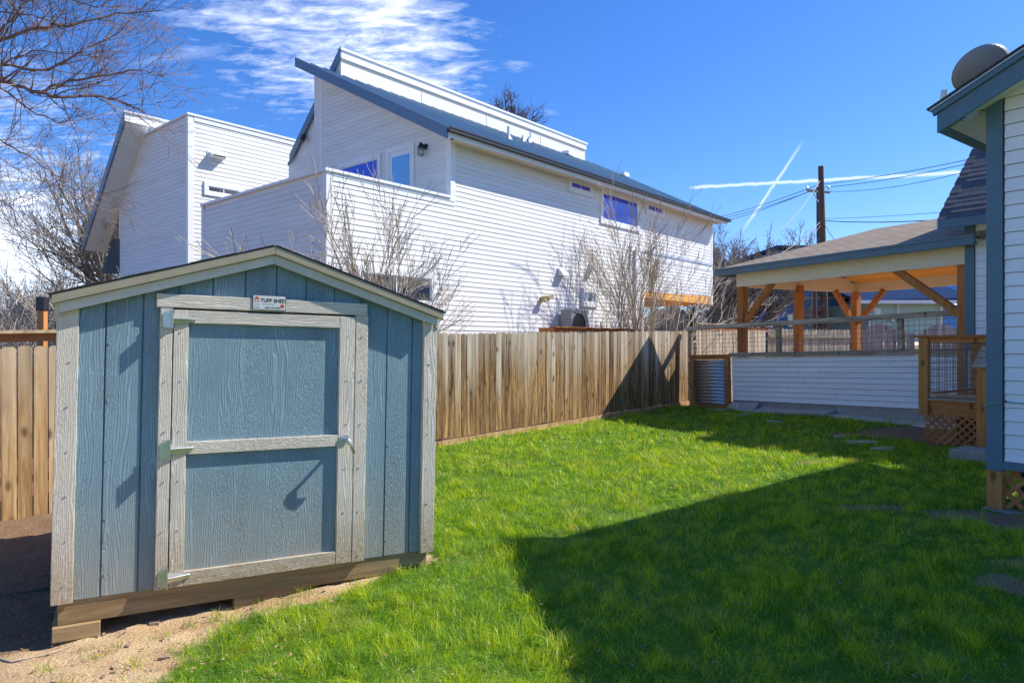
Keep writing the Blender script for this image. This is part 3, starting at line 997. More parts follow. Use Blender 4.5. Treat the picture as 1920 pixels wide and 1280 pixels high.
# air-conditioning unit beside the wall
ax0, az1 = H.at(1046, 580)
ax1, _ = H.at(1062, 580)
ac = thing('air_conditioner', 'grey outdoor air conditioning unit against the white house wall above the fence', 'air conditioner', H.M)
part('case', B(ax0, ax0 + .80, -.42, -.08, az1 - .75, az1), M['ac_grey'], ac, bevel=.012)
part('fan_grille', MB().tube([(ax0 + .35 + .27 * math.cos(a * math.pi / 8), -.43, az1 - .38 + .27 * math.sin(a * math.pi / 8)) for a in range(17)], .01, 5).tube([(ax0 + .35, -.41, az1 - .38), (ax0 + .35, -.425, az1 - .38)], .26, 16), M['black_metal'], ac)
part('bracket', B(ax0 + .05, ax0 + .12, -.42, -.02, az1 - .8, az1 - .752).box(ax0 + .68, ax0 + .75, -.42, -.02, az1 - .8, az1 - .752), M['galv'], ac)
# planter box edge behind the fence
pl = thing('planter_box', 'brown timber planter box edge just behind the fence under the grey unit', 'planter', H.M)
pxa, pza = H.at(1038, 614, -.9)
pxb, _ = H.at(1200, 614, -.9)
part('side', B(pxa, pxb, -.92, -.87, pza - .6, pza), M['deck_stain'], pl)
part('end', B(pxa, pxa + .04, -.868, -.45, pza - .6, pza), M['deck_stain'], pl)
part('cap', B(pxa - .02, pxb + .02, -.98, -.80, pza + .002, pza + .03), M['deck_stain'], pl)

# ------------------------------------------------------------------ side fence
FAZ = 43.9
F0x, F0y = -1.36, 11.5
fdx, fdy = math.sin(rad(FAZ)), math.cos(rad(FAZ))


def picket_mesh(w_, h_, th, kind, seed):
    rr = random.Random(seed)
    e = w_ * 0.22
    hh2 = h_
    if kind == 'dog':
        pts = [(0, 0), (w_, 0), (w_, hh2 - e), (w_ - e, hh2), (e, hh2), (0, hh2 - e)]
    elif kind == 'round':
        pts = [(0, 0), (w_, 0), (w_, hh2 - w_ * .55)] + [(w_ / 2 + w_ / 2 * .96 * math.cos(a), hh2 - w_ * .45 + w_ * .45 * math.sin(a)) for a in (.35, .9, 1.57, 2.24, 2.79)] + [(0, hh2 - w_ * .55)]
    else:
        pts = [(0, 0), (w_, 0), (w_, hh2), (0, hh2)]
    return MB().prism(pts, -th, 0).mesh('picket')


def fence_run(parent, p0, p1, hgt, mt, kind='dog', wd=0.135, gap=0.007, z_of=None, jit=0.022, zoff=0.0, arch=None):
    d = Vector((p1[0] - p0[0], p1[1] - p0[1], 0))
    L = d.length
    d.normalize()
    az = math.degrees(math.atan2(d.x, d.y))
    n = int(L / (wd + gap))
    meshes = [picket_mesh(wd - random.random() * .006, hgt, 0.017, kind, i) for i in range(5)]
    for mm in meshes:
        mm.materials.append(mt)
    inv = parent.matrix_world.inverted()
    for i in range(n):
        x, y = p0[0] + d.x * i * (wd + gap), p0[1] + d.y * i * (wd + gap)
        z = (z_of(x, y) if z_of else gnd(x, y)) + zoff
        hs_ = arch(i / n) if arch else 1.0
        Fm = Frame(x, y, z + (random.random() - .5) * jit, az).M
        Fm = Fm @ Matrix.Rotation((random.random() - .5) * .008, 4, 'Y') @ Matrix.Rotation((random.random() - .5) * .11, 4, 'Z') @ Matrix.Translation((0, (random.random() - .5) * .006, 0)) @ Matrix.Diagonal((1, 1, hs_, 1))
        o = bpy.data.objects.new('picket', meshes[i % 5])
        COL.objects.link(o)
        o.parent = parent
        o.matrix_local = inv @ Fm


def fpt(t_):
    return F0x + fdx * t_, F0y + fdy * t_


def zline(t_):
    """fence foot height along the run"""
    k = [(-12, -.20), (-5.65, -.15), (0, .03), (8.6, .2), (14, .25)]
    for (a, za), (b, zb_) in zip(k, k[1:]):
        if t_ <= b:
            return za + (zb_ - za) * (t_ - a) / (b - a)
    return .25


def zof(x, y):
    return zline((x - F0x) * fdx + (y - F0y) * fdy)


fence_left = thing('privacy_fence', 'golden dog-eared picket fence with flat cap rail left of the blue shed', 'fence', Matrix.Translation((*fpt(-5), 0)))
FLI = fence_left.matrix_world.inverted()
fence_run(fence_left, fpt(-8.0), fpt(-3.2), 1.90, M['picket_new'], z_of=zof, zoff=-.02)
Fm = Frame(*fpt(-8.0), 0, FAZ)
zc_ = zline(-5.65) + 1.98
part('cap_rail', MB().hexa([(0, -.10, zc_ - .03), (4.9, -.10, zc_ + .11), (4.9, .05, zc_ + .11), (0, .05, zc_ - .03), (0, -.10, zc_ + .005), (4.9, -.10, zc_ + .145), (4.9, .05, zc_ + .145), (0, .05, zc_ + .005)]), M['picket_new'], fence_left, FLI @ Fm.M)
part('rail', MB().hexa([(0, -.045, zc_ - .12), (4.9, -.045, zc_ + .02), (4.9, -.018, zc_ + .02), (0, -.018, zc_ - .12), (0, -.045, zc_ - .031), (4.9, -.045, zc_ + .109), (4.9, -.018, zc_ + .109), (0, -.018, zc_ - .031)]), M['deck_stain'], fence_left, FLI @ Fm.M)
for zr in (.35, 1.5):
    part('rail', B(0, 4.9, .002, .04, zr - .1, zr - .02), M['picket_new'], fence_left, FLI @ Fm.M)

fence_main = thing('privacy_fence', 'long weathered brown picket fence between the lawn and the white house', 'fence', Matrix.Translation((*fpt(3), 0)))
FMI = fence_main.matrix_world.inverted()
fence_run(fence_main, fpt(-2.6), fpt(8.58), 1.80, M['picket_old'], z_of=zof, zoff=.10)
Fm = Frame(*fpt(-2.6), 0, FAZ)
za, zb_ = zline(-2.6), zline(8.6)
for i in range(4):
    a, b_ = i * 2.8, i * 2.8 + 2.79
    q = lambda x: za + (zb_ - za) * x / 11.2 - .02
    part('kickboard', MB().hexa([(a, -.045, q(a) - .06), (b_, -.045, q(b_) - .06), (b_, -.018, q(b_) - .06), (a, -.018, q(a) - .06), (a, -.045, q(a) + .115), (b_, -.045, q(b_) + .115), (b_, -.018, q(b_) + .115), (a, -.018, q(a) + .115)]), M['picket_new'], fence_main, FMI @ Fm.M)
for zr in (.4, 1.1, 1.7):
    part('rail', MB().hexa([(0, .005, za + zr), (11.2, .005, zb_ + zr), (11.2, .045, zb_ + zr), (0, .045, za + zr), (0, .005, za + zr + .085), (11.2, .005, zb_ + zr + .085), (11.2, .045, zb_ + zr + .085), (0, .045, za + zr + .085)]), M['picket_grey'], fence_main, FMI @ Fm.M)
for i in range(5):
    x = .1 + i * 2.7
    part('post', B(x, x + .09, .047, .137, -.3, za + 1.75 + (zb_ - za) * i / 4), M['picket_grey'], fence_main, FMI @ Fm.M)
part('end_post', B(11.18, 11.28, -.03, .07, -.3, zb_ + 1.93), M['grey_board'], fence_main, FMI @ Fm.M)

fence_back = thing('privacy_fence', 'pale sunlit picket fence stretch beyond the corrugated gate', 'fence', Matrix.Translation((*fpt(11), 0)))
fence_run(fence_back, fpt(8.9), fpt(13.3), 1.86, M['picket_tan'], z_of=zof, zoff=.05)
Fm = Frame(*fpt(8.9), 0, FAZ)
part('cap_rail', B(0, 4.7, -.06, .10, 2.28, 2.31), M['picket_tan'], fence_back, fence_back.matrix_world.inverted() @ Fm.M)
part('rail', B(0, 4.5, .003, .04, 2.12, 2.24), M['deck_stain'], fence_back, fence_back.matrix_world.inverted() @ Fm.M)

# dark post standing behind the left fence
pp_ = Frame(-5.75, 8.0, 0, FAZ)
dp = thing('fence_post', 'dark brown post with black cap rising behind the left fence beside the shed eave', 'post', Matrix.Translation((-5.48, 7.98, 0)))
part('shaft', B(-.036, .036, -.036, .036, -.3, 2.138), M['deck_stain_v'], dp)
part('cap', B(-.05, .05, -.05, .05, 2.14, 2.30), M['black_metal'], dp, bevel=.008)

# ------------------------------------------------------------------ blue shed
S = Frame(FL[0], FL[1], EYE - 1.557, 59.6, -0.0195)
shed = thing('garden_shed', 'small blue wooden shed with cream trim and a single framed door on skids', 'shed', S.M)
SW = 2.44
rx0, rz0 = S.at(108, 586, -.07)
rxp, rzp = S.at(506, 494, -.07)
rx1, rz1 = S.at(812, 609, -.07)
PK = 1.22
pk_z = rzp                   # underside of the lower fascia at the peak
sl_l = (pk_z - rz0) / (PK - rx0)
sl_r = (pk_z - rz1) / (rx1 - PK)
rs_ = (sl_l + sl_r) / 2


def wtop(x):
    return pk_z + 0.03 - abs(x - PK) * rs_


grooves = [0.0] + [0.233 + .2035 * k for k in range(11)] + [SW]
part('wall_backing', MB().prism([(0, 0), (SW, 0), (SW, wtop(SW)), (PK, wtop(PK)), (0, wtop(0))], .013, .05), M['shed_blue'], shed)
for a, b_ in zip(grooves, grooves[1:]):
    a2, b2 = a + .005, b_ - .005
    top = [(b2, wtop(b2))]
    if a2 < PK < b2:
        top.append((PK, wtop(PK)))
    top.append((a2, wtop(a2)))
    # cut away behind the door
    part('wall_panel', MB().prism([(a2, 0), (b2, 0)] + top, 0.0, 0.0125), M['shed_blue'], shed, bevel=.002)
DP = 2.44
part('side_wall', B(0.0, .02, .051, DP, 0, wtop(0)), M['shed_blue'], shed)
part('side_wall', B(SW - .02, SW, .051, DP, 0, wtop(SW)), M['shed_blue'], shed)
part('rear_wall', MB().prism([(0, 0), (SW, 0), (SW, wtop(SW)), (PK, wtop(PK)), (0, wtop(0))], DP + .001, DP + .02), M['shed_blue'], shed)
TT = .038
part('corner_trim', B(-.022, .092, -.022, 0, -.01, wtop(0) + .02).box(-.022, 0, 0, .09, -.01, wtop(0)), M['shed_trim'], shed, bevel=.004)
part('corner_trim', B(SW - .09, SW + .022, -TT, 0, -.01, wtop(SW) + .015).box(SW, SW + .022, 0, .09, -.01, wtop(SW)), M['shed_trim'], shed, bevel=.004)
# roof: two slopes, shingled, with double fascia
ov, ex = .07, .075


def slope_piece(x_in, x_out, y0, y1, t_lo, t_hi, sgn):
    xi, xo = PK + sgn * x_in, PK + sgn * x_out
    zi, zo = pk_z - x_in * rs_, pk_z - x_out * rs_
    a = [(xi, zi + t_lo), (xo, zo + t_lo), (xo, zo + t_hi), (xi, zi + t_hi)]
    if sgn < 0:
        a = [a[1], a[0], a[3], a[2]]
    return MB().prism(a, y0, y1)


for sg in (-1, 1):
    XO = PK + ex - .05
    part('rake_fascia', slope_piece(.0005, XO - .02, -ov - .0, -ov + .022, 0.0, .062, sg), M['shed_fascia'], shed, bevel=.003)
    part('rake_trim', slope_piece(.0005, XO + .02, -ov - .028, -ov + .01, .063, .118, sg), M['shed_drip'], shed, bevel=.003)
    part('roof_deck', slope_piece(.0005, XO + .01, -ov + .0225, DP + ov, .06, .112, sg), M['shed_fascia'], shed)
    rf = part('roof_covering', slope_piece(.0005, XO + .035, -ov - .031, DP + ov + .03, .119, .123, sg), M['shingle_dark'], shed)
    for r_ in range(10):
        x0_ = .01 + r_ * .1255
        for c_ in range(1):
            yo = -ov - .034
            lift = .1245 + random.random() * .003
            part('shingle', slope_piece(x0_, min(x0_ + .14 + random.random() * .02, XO + .037), yo, yo + .30, lift, lift + .003 + random.random() * .003, sg), M['shingle_dark'], rf)
    part('eave_soffit', slope_piece(PK - .0 + .022, XO - .03, -.045, DP, 0.03, .055, sg), M['shed_fascia'], shed)
    part('eave_fascia', slope_piece(XO - .018, XO + .004, -ov + .023, DP + ov, -.01, .059, sg), M['shed_fascia'], shed)
# door and its casing
sx_ = lambda px, py=700, w_=-.038: S.at(px, py, w_)[0]
sz_ = lambda px, py, w_=-.038: S.at(px, py, w_)[1]
c0, c1 = sx_(296, 800), sx_(320, 800)
e0, e1 = sx_(664, 800), sx_(687, 800)
hz0, hz1 = (sz_(310, 576) + sz_(640, 590)) / 2, (sz_(310, 550) + sz_(670, 569)) / 2
dz0 = sz_(320, 1103)
h0, h1 = sx_(294, 560), sx_(689, 580)
part('door_casing', B(c0, c1, -TT, 0, dz0 - .0, hz0), M['shed_trim'], shed, bevel=.004)
part('door_casing', B(e0, e1, -TT, 0, dz0 - .0, hz0), M['shed_trim'], shed, bevel=.004)
hd = part('door_header', B(h0, h1, -TT - .004, 0, hz0 + .001, hz1), M['shed_trim_h'], shed, bevel=.004)
part('door_gap', B(c1, e0, -.004, -.001, dz0, hz0), M['dark_gap'], shed)
d0, d1 = c1 + .006, e0 - .006
dt = hz0 - .012
s0, s1 = sx_(352, 700), sx_(636, 700)
door = part('door', B(d0, d1, -.008, -.0045, dz0 + .01, dt), M['shed_blue'], shed)
mr0, mr1 = sz_(400, 849), sz_(400, 826)
br1 = sz_(400, 1064)
tr0 = sz_(400, 607)
for nm, (a, b_, z0_, z1_), mm in (('stile', (d0, s0, dz0 + .005, dt), 'shed_trim'), ('stile', (s1, d1, dz0 + .005, dt), 'shed_trim'),
                                  ('top_rail', (s0 + .001, s1 - .001, tr0, dt), 'shed_trim_h'), ('middle_rail', (s0 + .001, s1 - .001, mr0, mr1), 'shed_trim_h'),
                                  ('bottom_rail', (s0 + .001, s1 - .001, dz0 + .005, br1), 'shed_trim_h')):
    part(nm, B(a, b_, -.040 if nm == 'stile' else -.0385, -.0085, z0_, z1_), M[mm], door, bevel=.003)
# strap hinges
for (px, py) in ((322, 598), (316, 842), (312, 1083)):
    hx, hz_ = S.at(px, py, -.045)
    hx = c1 - .004
    hg = part('hinge', MB().prism([(hx - .055, hz_ - .05), (hx, hz_ - .062), (hx, hz_ + .062), (hx - .03, hz_ + .058), (hx - .055, hz_ + .035)], -TT - .008, -TT - .002)
              .box(hx - .003, hx + .003, -TT - .055, -TT - .002, hz_ - .062, hz_ + .062), M['zinc'], shed, bevel=.0015)
    part('strap', MB().hexa([(hx + .004, -TT - .030, hz_ - .030), (hx + .135, -TT - .010, hz_ - .018), (hx + .135, -TT - .003, hz_ - .018), (hx + .004, -TT - .004, hz_ - .034),
                             (hx + .004, -TT - .046, hz_ + .006), (hx + .135, -TT - .014, hz_ + .006), (hx + .135, -TT - .003, hz_ + .014), (hx + .004, -TT - .004, hz_ + .030)]), M['zinc'], hg, bevel=.003)
    part('screw', MB().tube([(hx - .035, -TT - .014, hz_ + .04), (hx - .035, -TT - .007, hz_ + .04)], .007, 8).tube([(hx - .035, -TT - .014, hz_ - .035), (hx - .035, -TT - .007, hz_ - .035)], .007, 8)
         .tube([(hx + .115, -TT - .02, hz_ + .0), (hx + .115, -TT - .01, hz_)], .007, 8), M['zinc'], hg)
kx, kz = S.at(648, 824, -.07)
hn = part('door_handle', MB().tube([(kx, -.04, kz), (kx, -.05, kz)], .034, 16).tube([(kx, -.05, kz), (kx, -.125, kz)], .013, 10), M['zinc'], shed, smooth=False)
part('lever', MB().tube([(kx - .008, -.118, kz + .015), (kx + .004, -.128, kz + .0), (kx + .026, -.130, kz - .045), (kx + .048, -.118, kz - .092)], [.013, .015, .011, .013], 10), M['zinc'], hn, smooth=True)
# maker's plate with lettering
qx0, qz1 = S.at(475, 558, -.05)
qx1, qz0 = S.at(535, 581, -.05)
qm = (qz1 + qz0) / 2
ph = .095
qz0, qz1 = hz0 + .012, hz0 + .012 + ph
pw = qx1 - qx0
plate = part('maker_plate', B(qx0, qx1, -.048, -.0425, qz0, qz1), M['sign_face'], shed, bevel=.0015)
part('plate_rim', B(qx0 - .003, qx1 + .003, -.047, -.0424, qz0 - .003, qz0 - .0003).box(qx0 - .003, qx1 + .003, -.047, -.0424, qz1 + .0003, qz1 + .003).box(qx0 - .003, qx0 - .0003, -.047, -.0424, qz0, qz1).box(qx1 + .0003, qx1 + .003, -.047, -.0424, qz0, qz1), M['sign_black'], plate)


def text(body, x, z, size, mt, parent, y=-.0484, bold=0.0, sx=1.0, base=None, name='lettering', align='LEFT', rotm=None):
    cu = bpy.data.curves.new(name, 'FONT')
    cu.body = body
    cu.size = size
    cu.offset = bold
    cu.extrude = 0.0003
    cu.align_x = align
    ob = bpy.data.objects.new('tmp', cu)
    COL.objects.link(ob)
    bpy.context.view_layer.update()
    me_ = bpy.data.meshes.new_from_object(ob.evaluated_get(bpy.context.evaluated_depsgraph_get()))
    bpy.data.objects.remove(ob)
    me_.materials.clear()
    me_.materials.append(mt)
    R = Matrix.Translation((x, y, z)) @ Matrix.Rotation(rad(90), 4, 'X') @ Matrix.Diagonal((sx, 1, 1, 1))
    if rotm is not None:
        R = rotm @ R
    return link(name, me_, None, parent, R)


text('TUFF SHED', qx0 + pw * .22, qz0 + ph * .55, ph * .36, M['sign_black'], plate, bold=.0011, sx=pw * .60 / (ph * .36 * 5.3) if False else 1.0)
text('1-888-TUFF-SHED', qx0 + pw * .33, qz0 + ph * .10, ph * .15, M['sign_black'], plate, bold=.0002)
part('script_line', MB().tube([(qx0 + pw * (.27 + .035 * k), -.0486, qz0 + ph * (.39 + .035 * (k % 2))) for k in range(12)], .0007, 4), M['sign_black'], plate)
part('rule_line', B(qx0 + pw * .04, qx0 + pw * .20, -.0488, -.0482, qz0 + ph * .13, qz0 + ph * .16).box(qx0 + pw * .05, qx0 + pw * .18, -.0488, -.0482, qz0 + ph * .34, qz0 + ph * .36), M['sign_black'], plate)
lg = MB().prism([(qx0 + pw * .045, qz0 + ph * .52), (qx0 + pw * .18, qz0 + ph * .52), (qx0 + pw * .18, qz0 + ph * .80), (qx0 + pw * .15, qz0 + ph * .93), (qx0 + pw * .075, qz0 + ph * .93), (qx0 + pw * .045, qz0 + ph * .80)], -.0486, -.0481)
part('barn_emblem', lg, M['sign_red'], plate)
part('barn_doors', B(qx0 + pw * .07, qx0 + pw * .105, -.0489, -.0487, qz0 + ph * .54, qz0 + ph * .72).box(qx0 + pw * .12, qx0 + pw * .155, -.0489, -.0487, qz0 + ph * .54, qz0 + ph * .72), M['sign_face'], plate)
part('round_emblem', MB().tube([(qx0 + pw * .90, -.0481, qz0 + ph * .30), (qx0 + pw * .90, -.0486, qz0 + ph * .30)], ph * .15, 16), M['sign_red'], plate)
nl = MB()
for xx in (.045, SW - .045):
    yy = -.0225 if xx < 1 else -TT - .0005
    for k in range(7):
        nl.tube([(xx + random.uniform(-.01, .01), yy, .1 + k * .27), (xx + random.uniform(-.01, .01), yy - .0015, .1 + k * .27)], .0045, 6)
for i, g_ in enumerate(grooves[1:-1]):
    for k in range(5):
        if c0 - .02 < g_ < e1 + .02:
            continue
        nl.tube([(g_ + .02, -.0003, .12 + k * .36 + random.uniform(-.02, .02)), (g_ + .02, -.002, .12 + k * .36)], .004, 6)
for xx in ((c0 + c1) / 2, (e0 + e1) / 2, (d0 + s0) / 2, (s1 + d1) / 2):
    for k in range(6):
        nl.tube([(xx + random.uniform(-.012, .012), -TT - .0025, .05 + k * .32), (xx, -TT - .005, .05 + k * .32)], .0045, 6)
part('nail_heads', nl, M['zinc'], shed, kind='stuff')
# skids and blocks under the floor
part('floor_rim', B(.015, SW - .015, .012, .05, -.145, -.003), M['skid'], shed, bevel=.003)
part('floor_rim', B(.015, .05, .051, DP, -.145, -.003), M['skid'], shed)
part('floor_deck', B(.05, SW - .05, .06, DP, -.05, -.004), M['skid'], shed)
for (a, b_, y0_) in ((-.01, .24, -.02), (1.02, 1.52, .03), (2.2, 2.42, .06)):
    part('block', B(a, b_, y0_, y0_ + .4, -.235, -.147), M['skid'], shed, bevel=.004)
part('block', B(.0, .25, 1.9, 2.3, -.30, -.147), M['skid'], shed)
part('block', B(1.9, 2.3, 1.9, 2.3, -.30, -.147), M['skid'], shed)

# ------------------------------------------------------------------ low wall with mesh rail, corrugated gate
W = Frame(5.46 * .955, 17.0 * .955, EYE, 145.3, 0.028)
lowwall = thing('low_wall', 'low white lap-sided wall with timber rail and wire mesh at the lawn\'s far end', 'wall', W.M)
wz = lambda px, py: W.at(px, py)[1]
ztop = (wz(1380, 663) + wz(1700, 656)) / 2 - .0
zsid1 = (wz(1380, 670) + wz(1700, 665)) / 2
zsid0 = (wz(1380, 749.5) + wz(1700, 765)) / 2
WL = 5.15
lap(lowwall, ID, 0.0, WL, zsid0, zsid1, (zsid1 - zsid0) / 9, M['cottage_white'], 2.7, eb=.016, gap=.008, back=.03)
part('core', B(0, WL, .031, .13, zsid0 - .02, zsid1 - .005), M['gap_shade'], lowwall)
part('footing', B(-.02, WL, .03, .2, zsid0 - .30, zsid0 - .004), M['concrete'], lowwall)
part('cap_board', B(-.05, WL - .0, -.06, .17, zsid1 + .002, ztop + .02), M['grey_board'], lowwall, bevel=.005)
rz_t = (wz(1400, 603) + wz(1780, 579)) / 2
part('top_rail', B(-1.35, WL + .2, -.06, .10, rz_t - .13, rz_t - .03), M['grey_board'], lowwall, bevel=.005)
for px in (1458, 1687):
    x = W.at(px, 640)[0]
    part('mesh_post', B(x - .05, x + .05, 0.0, .09, ztop + .021, rz_t - .131), M['grey_board'], lowwall, bevel=.004)
part('mesh_post', B(-1.32, -1.22, .0, .09, -1.6, rz_t - .131), M['grey_board'], lowwall, bevel=.004)
ww = MB()
x = -1.2
while x < WL + .1:
    ww.tube([(x, .045, ztop + .0), (x, .045, rz_t - .10)], .0035, 4, False)
    x += .10
for k in range(6):
    z = ztop + .06 + k * (rz_t - ztop - .2) / 5.3
    ww.tube([(-1.22, .045, z), (WL + .1, .045, z)], .0035, 4, False)
part('wire_mesh', ww, M['wire_galv'], lowwall)
gate = thing('corrugated_gate', 'corrugated metal gate in a reddish timber frame at the end of the fence', 'gate', W.M)
gx0, gx1 = W.at(1298, 700)[0], W.at(1369, 700)[0]
gt, gb = wz(1335, 666), wz(1335, 766)
part('top_frame', B(gx0, gx1, -.05, .02, gt - .10, gt - .01), M['deck_stain'], gate, bevel=.004)
part('cap', B(gx0 - .02, gx1 + .05, -.09, .06, gt - .009, gt + .02), M['deck_stain'], gate, bevel=.004)
part('bottom_frame', B(gx0, gx1, -.05, .02, gb, gb + .10), M['deck_stain'], gate, bevel=.004)
part('stile', B(gx1 - .11, gx1, -.06, .03, gb + .101, gt - .101), M['deck_stain_v'], gate, bevel=.004)
part('stile', B(gx0, gx0 + .09, -.05, .03, gb + .101, gt - .101), M['deck_stain_v'], gate, bevel=.004)
cm = MB()
zs = np.arange(gb + .10, gt - .10, .012)
for k, z in enumerate(zs):
    y = -.012 + .014 * math.sin(2 * math.pi * z / .082)
    cm.v += [(gx0 + .09, y, z), (gx1 - .11, y, z)]
for k in range(len(zs) - 1):
    cm.f.append((2 * k, 2 * k + 1, 2 * k + 3, 2 * k + 2))
cgm = cm
cor = part('corrugated_sheet', cgm, M['galv'], gate, smooth=True)
md = cor.modifiers.new('thick', 'SOLIDIFY')
md.thickness = .001
# pavers leaning along the wall foot
px_list = [(1372, 1394, .13), (1396, 1424, .10), (1418, 1445, .05), (1445, 1476, .05), (1478, 1502, .05), (1500, 1530, .05), (1532, 1567, .05)]
for i, (a, b_, tilt) in enumerate(px_list):
    x0, x1 = W.at(a, 760)[0], W.at(b_, 760)[0]
    lab = ['tilted paver nearest the gate, first along the white wall foot', 'second paver from the gate, leaning on the white wall', 'third paver from the gate along the wall foot',
           'fourth paver from the gate along the wall foot', 'fifth paver from the gate along the wall foot', 'sixth paver from the gate, before the last one', 'last paver of the row, farthest from the gate'][i]
    z0_ = wz((a + b_) / 2, 771 + i * .6) - .01
    top = .24 if i < 2 else .10
    tb = MB().hexa([(x0, -.42 + tilt, z0_ - .02), (x1 - .01, -.42 + tilt, z0_ - .02), (x1 + .03, -.03, z0_ + top - .06), (x0 + .04, -.03, z0_ + top - .06),
                    (x0, -.44 + tilt, z0_ + .03), (x1 - .01, -.44 + tilt, z0_ + .03), (x1 + .03, -.05, z0_ + top), (x0 + .04, -.05, z0_ + top)])
    o = link('paver', tb.mesh('paver'), M['stone'], None, W.M, bevel=.006)
    o['label'], o['category'], o['group'] = lab, 'paver', 'pavers along the foot of the low wall'

# ------------------------------------------------------------------ pavilion
K = 0.92
PV = Frame(5.94 * K, 18 * K, 0, 153.5)
pav = thing('pavilion', 'open timber pavilion with tan shingle hip roof and orange plank ceiling', 'pavilion', PV.M)
PL, PD = 5.80 * K, 4.24
pzb = EYE + 1.502 * K       # underside of the beams
BH = .33
zrf = PV.at(1700, 462)[1]
bt = PV.at(1600, 487)[1]
bt = pzb + .38
for (x, y) in ((.08, .08), (.08, PD - .08), (.08, PD * .47), (PL - .08, .08), (PL - .08, PD - .08)):
    part('post', B(x - .09, x + .09, y - .09, y + .09, -.3, pzb - .002 if y != PD * .47 else pzb + .1), M['cedar_post'], pav, bevel=.008)
part('beam', B(-.02, PL + .02, -.02, .10, pzb, bt), M['pavilion_cream'], pav)
part('beam', B(-.02, PL + .02, PD - .10, PD + .02, pzb, pzb + .24), M['pavilion_cream'], pav)
part('beam', B(-.02, .10, .101, PD - .101, pzb, pzb + .24), M['pavilion_cream'], pav)
part('beam', B(PL - .10, PL + .02, .101, PD - .101, pzb, bt), M['pavilion_cream'], pav)


def brace(p0, p1):
    part('brace', MB().beam(p0, p1, .10, .13), M['cedar_post'], pav, bevel=.006)


brace((.17, .08, pzb - .85), (1.0, .08, pzb + .03))
brace((PL - .17, .08, pzb - .85), (PL - 1.35, .08, pzb + .03))
brace((.17, PD - .08, pzb - .8), (.9, PD - .08, pzb + .02))
brace((PL - .17, PD - .08, pzb - .8), (PL - .9, PD - .08, pzb + .02))
brace((.08, PD - .17, pzb - .8), (.08, PD - .9, pzb + .02))
oh = .32
ez = bt + .02
rise = .80
yc_ = PD / 2
hipx = PD / 2 + oh
x0, x1, y0, y1 = -oh, PL + oh, -oh, PD + oh
rz_ = ez + rise
# hip at the left end, gable-like hip at the right too


def quad_slab(pts, t0, t1):
    m = MB()
    b = 0
    n = len(pts)
    m.v = [(p[0], p[1], p[2] + t0) for p in pts] + [(p[0], p[1], p[2] + t1) for p in pts]
    m.f = [tuple(range(n))[::-1], tuple(range(n, 2 * n))]
    for i in range(n):
        j = (i + 1) % n
        m.f.append((i, j, n + j, n + i))
    return m


rgl, rgr = (x0 + hipx, yc_, rz_), (x1 + .3, yc_, rz_ )
c00, c10, c11, c01 = (x0, y0, ez), (x1, y0, ez), (x1, y1, ez), (x0, y1, ez)
# each slope in its own tilted frame so that courses run level


def roof_plane(pts, name, mt, parent, th=.05):
    p = [Vector(q) for q in pts]
    X = (p[1] - p[0]).normalized()
    N = X.cross(p[2] - p[0]).normalized()
    Y = N.cross(X)
    R = Matrix(((X.x, Y.x, N.x, p[0].x), (X.y, Y.y, N.y, p[0].y), (X.z, Y.z, N.z, p[0].z), (0, 0, 0, 1)))
    Ri = R.inverted()
    q = [Ri @ a for a in p]
    return part(name, quad_slab([(a.x, a.y, 0) for a in q], 0, th), mt, parent, R)


roof_plane([c00, c10, rgr, rgl], 'roof_slope', M['shingle_tan'], pav)
roof_plane([c10, c11, rgr], 'roof_slope', M['shingle_tan'], pav)
roof_plane([c11, c01, rgl, rgr], 'roof_slope', M['shingle_tan'], pav)
roof_plane([c01, c00, rgl], 'roof_slope', M['shingle_tan'], pav)
part('gutter', MB().box(x0 - .02, x1 + .02, y0 - .09, y0 - .005, ez - .13, ez + .03).box(x0 - .02, x1 + .02, y0 - .11, y0 - .09, ez - .005, ez + .04), M['blue_trim'], pav, bevel=.006)
part('fascia', MB().box(x0 - .03, x0 - .005, y0 - .003, y1, ez - .13, ez + .03), M['blue_trim'], pav)
part('fascia', MB().box(x0, x1, y1 + .005, y1 + .03, ez - .13, ez + .03), M['blue_trim'], pav)
part('soffit', MB().box(x0, x1, y0, -.021, ez - .05, ez - .03).box(x0, x1, PD + .021, y1, ez - .05, ez - .03).box(x0, -.021, -.02, PD + .02, ez - .05, ez - .03), M['pavilion_cream'], pav)
# sloping plank ceiling (two slopes) and lap-boarded ends
cy0, cy1 = .101, PD - .101
cz0, cz1 = pzb + .24, bt + .50
npl = 10
for i in range(npl):
    for sgn in (0, 1):
        a, b_ = i / npl, (i + .975) / npl
        ya = cy0 + (yc_ - cy0) * a if not sgn else cy1 + (yc_ - cy1) * a
        yb = cy0 + (yc_ - cy0) * b_ if not sgn else cy1 + (yc_ - cy1) * b_
        zA, zB = cz0 + (cz1 - cz0) * a, cz0 + (cz1 - cz0) * b_
        if ya > yb:
            ya, yb, zA, zB = yb, ya, zB, zA
        part('ceiling_plank', MB().hexa([(.11, ya, zA), (PL - .11, ya, zA), (PL - .11, yb, zB), (.11, yb, zB), (.11, ya, zA + .02), (PL - .11, ya, zA + .02), (PL - .11, yb, zB + .02), (.11, yb, zB + .02)]), M['cedar'], pav)
for k in range(6):
    z0_ = pzb + .242 + k * .13
    hw = (yc_ - cy0) * (1 - (z0_ + .06 - cz0) / (cz1 - cz0))
    if hw > .1:
        part('end_board', B(.07, .10, yc_ - hw, yc_ + hw, z0_, z0_ + .125), M['pavilion_cream'], pav)
part('floor', B(-.4, PL + 1.0, -.3, PD + 3.0, -.1, gnd(7.5, 17.5) + .03), plain('pale_slab', (.58, .55, .49), .8, .1), pav)

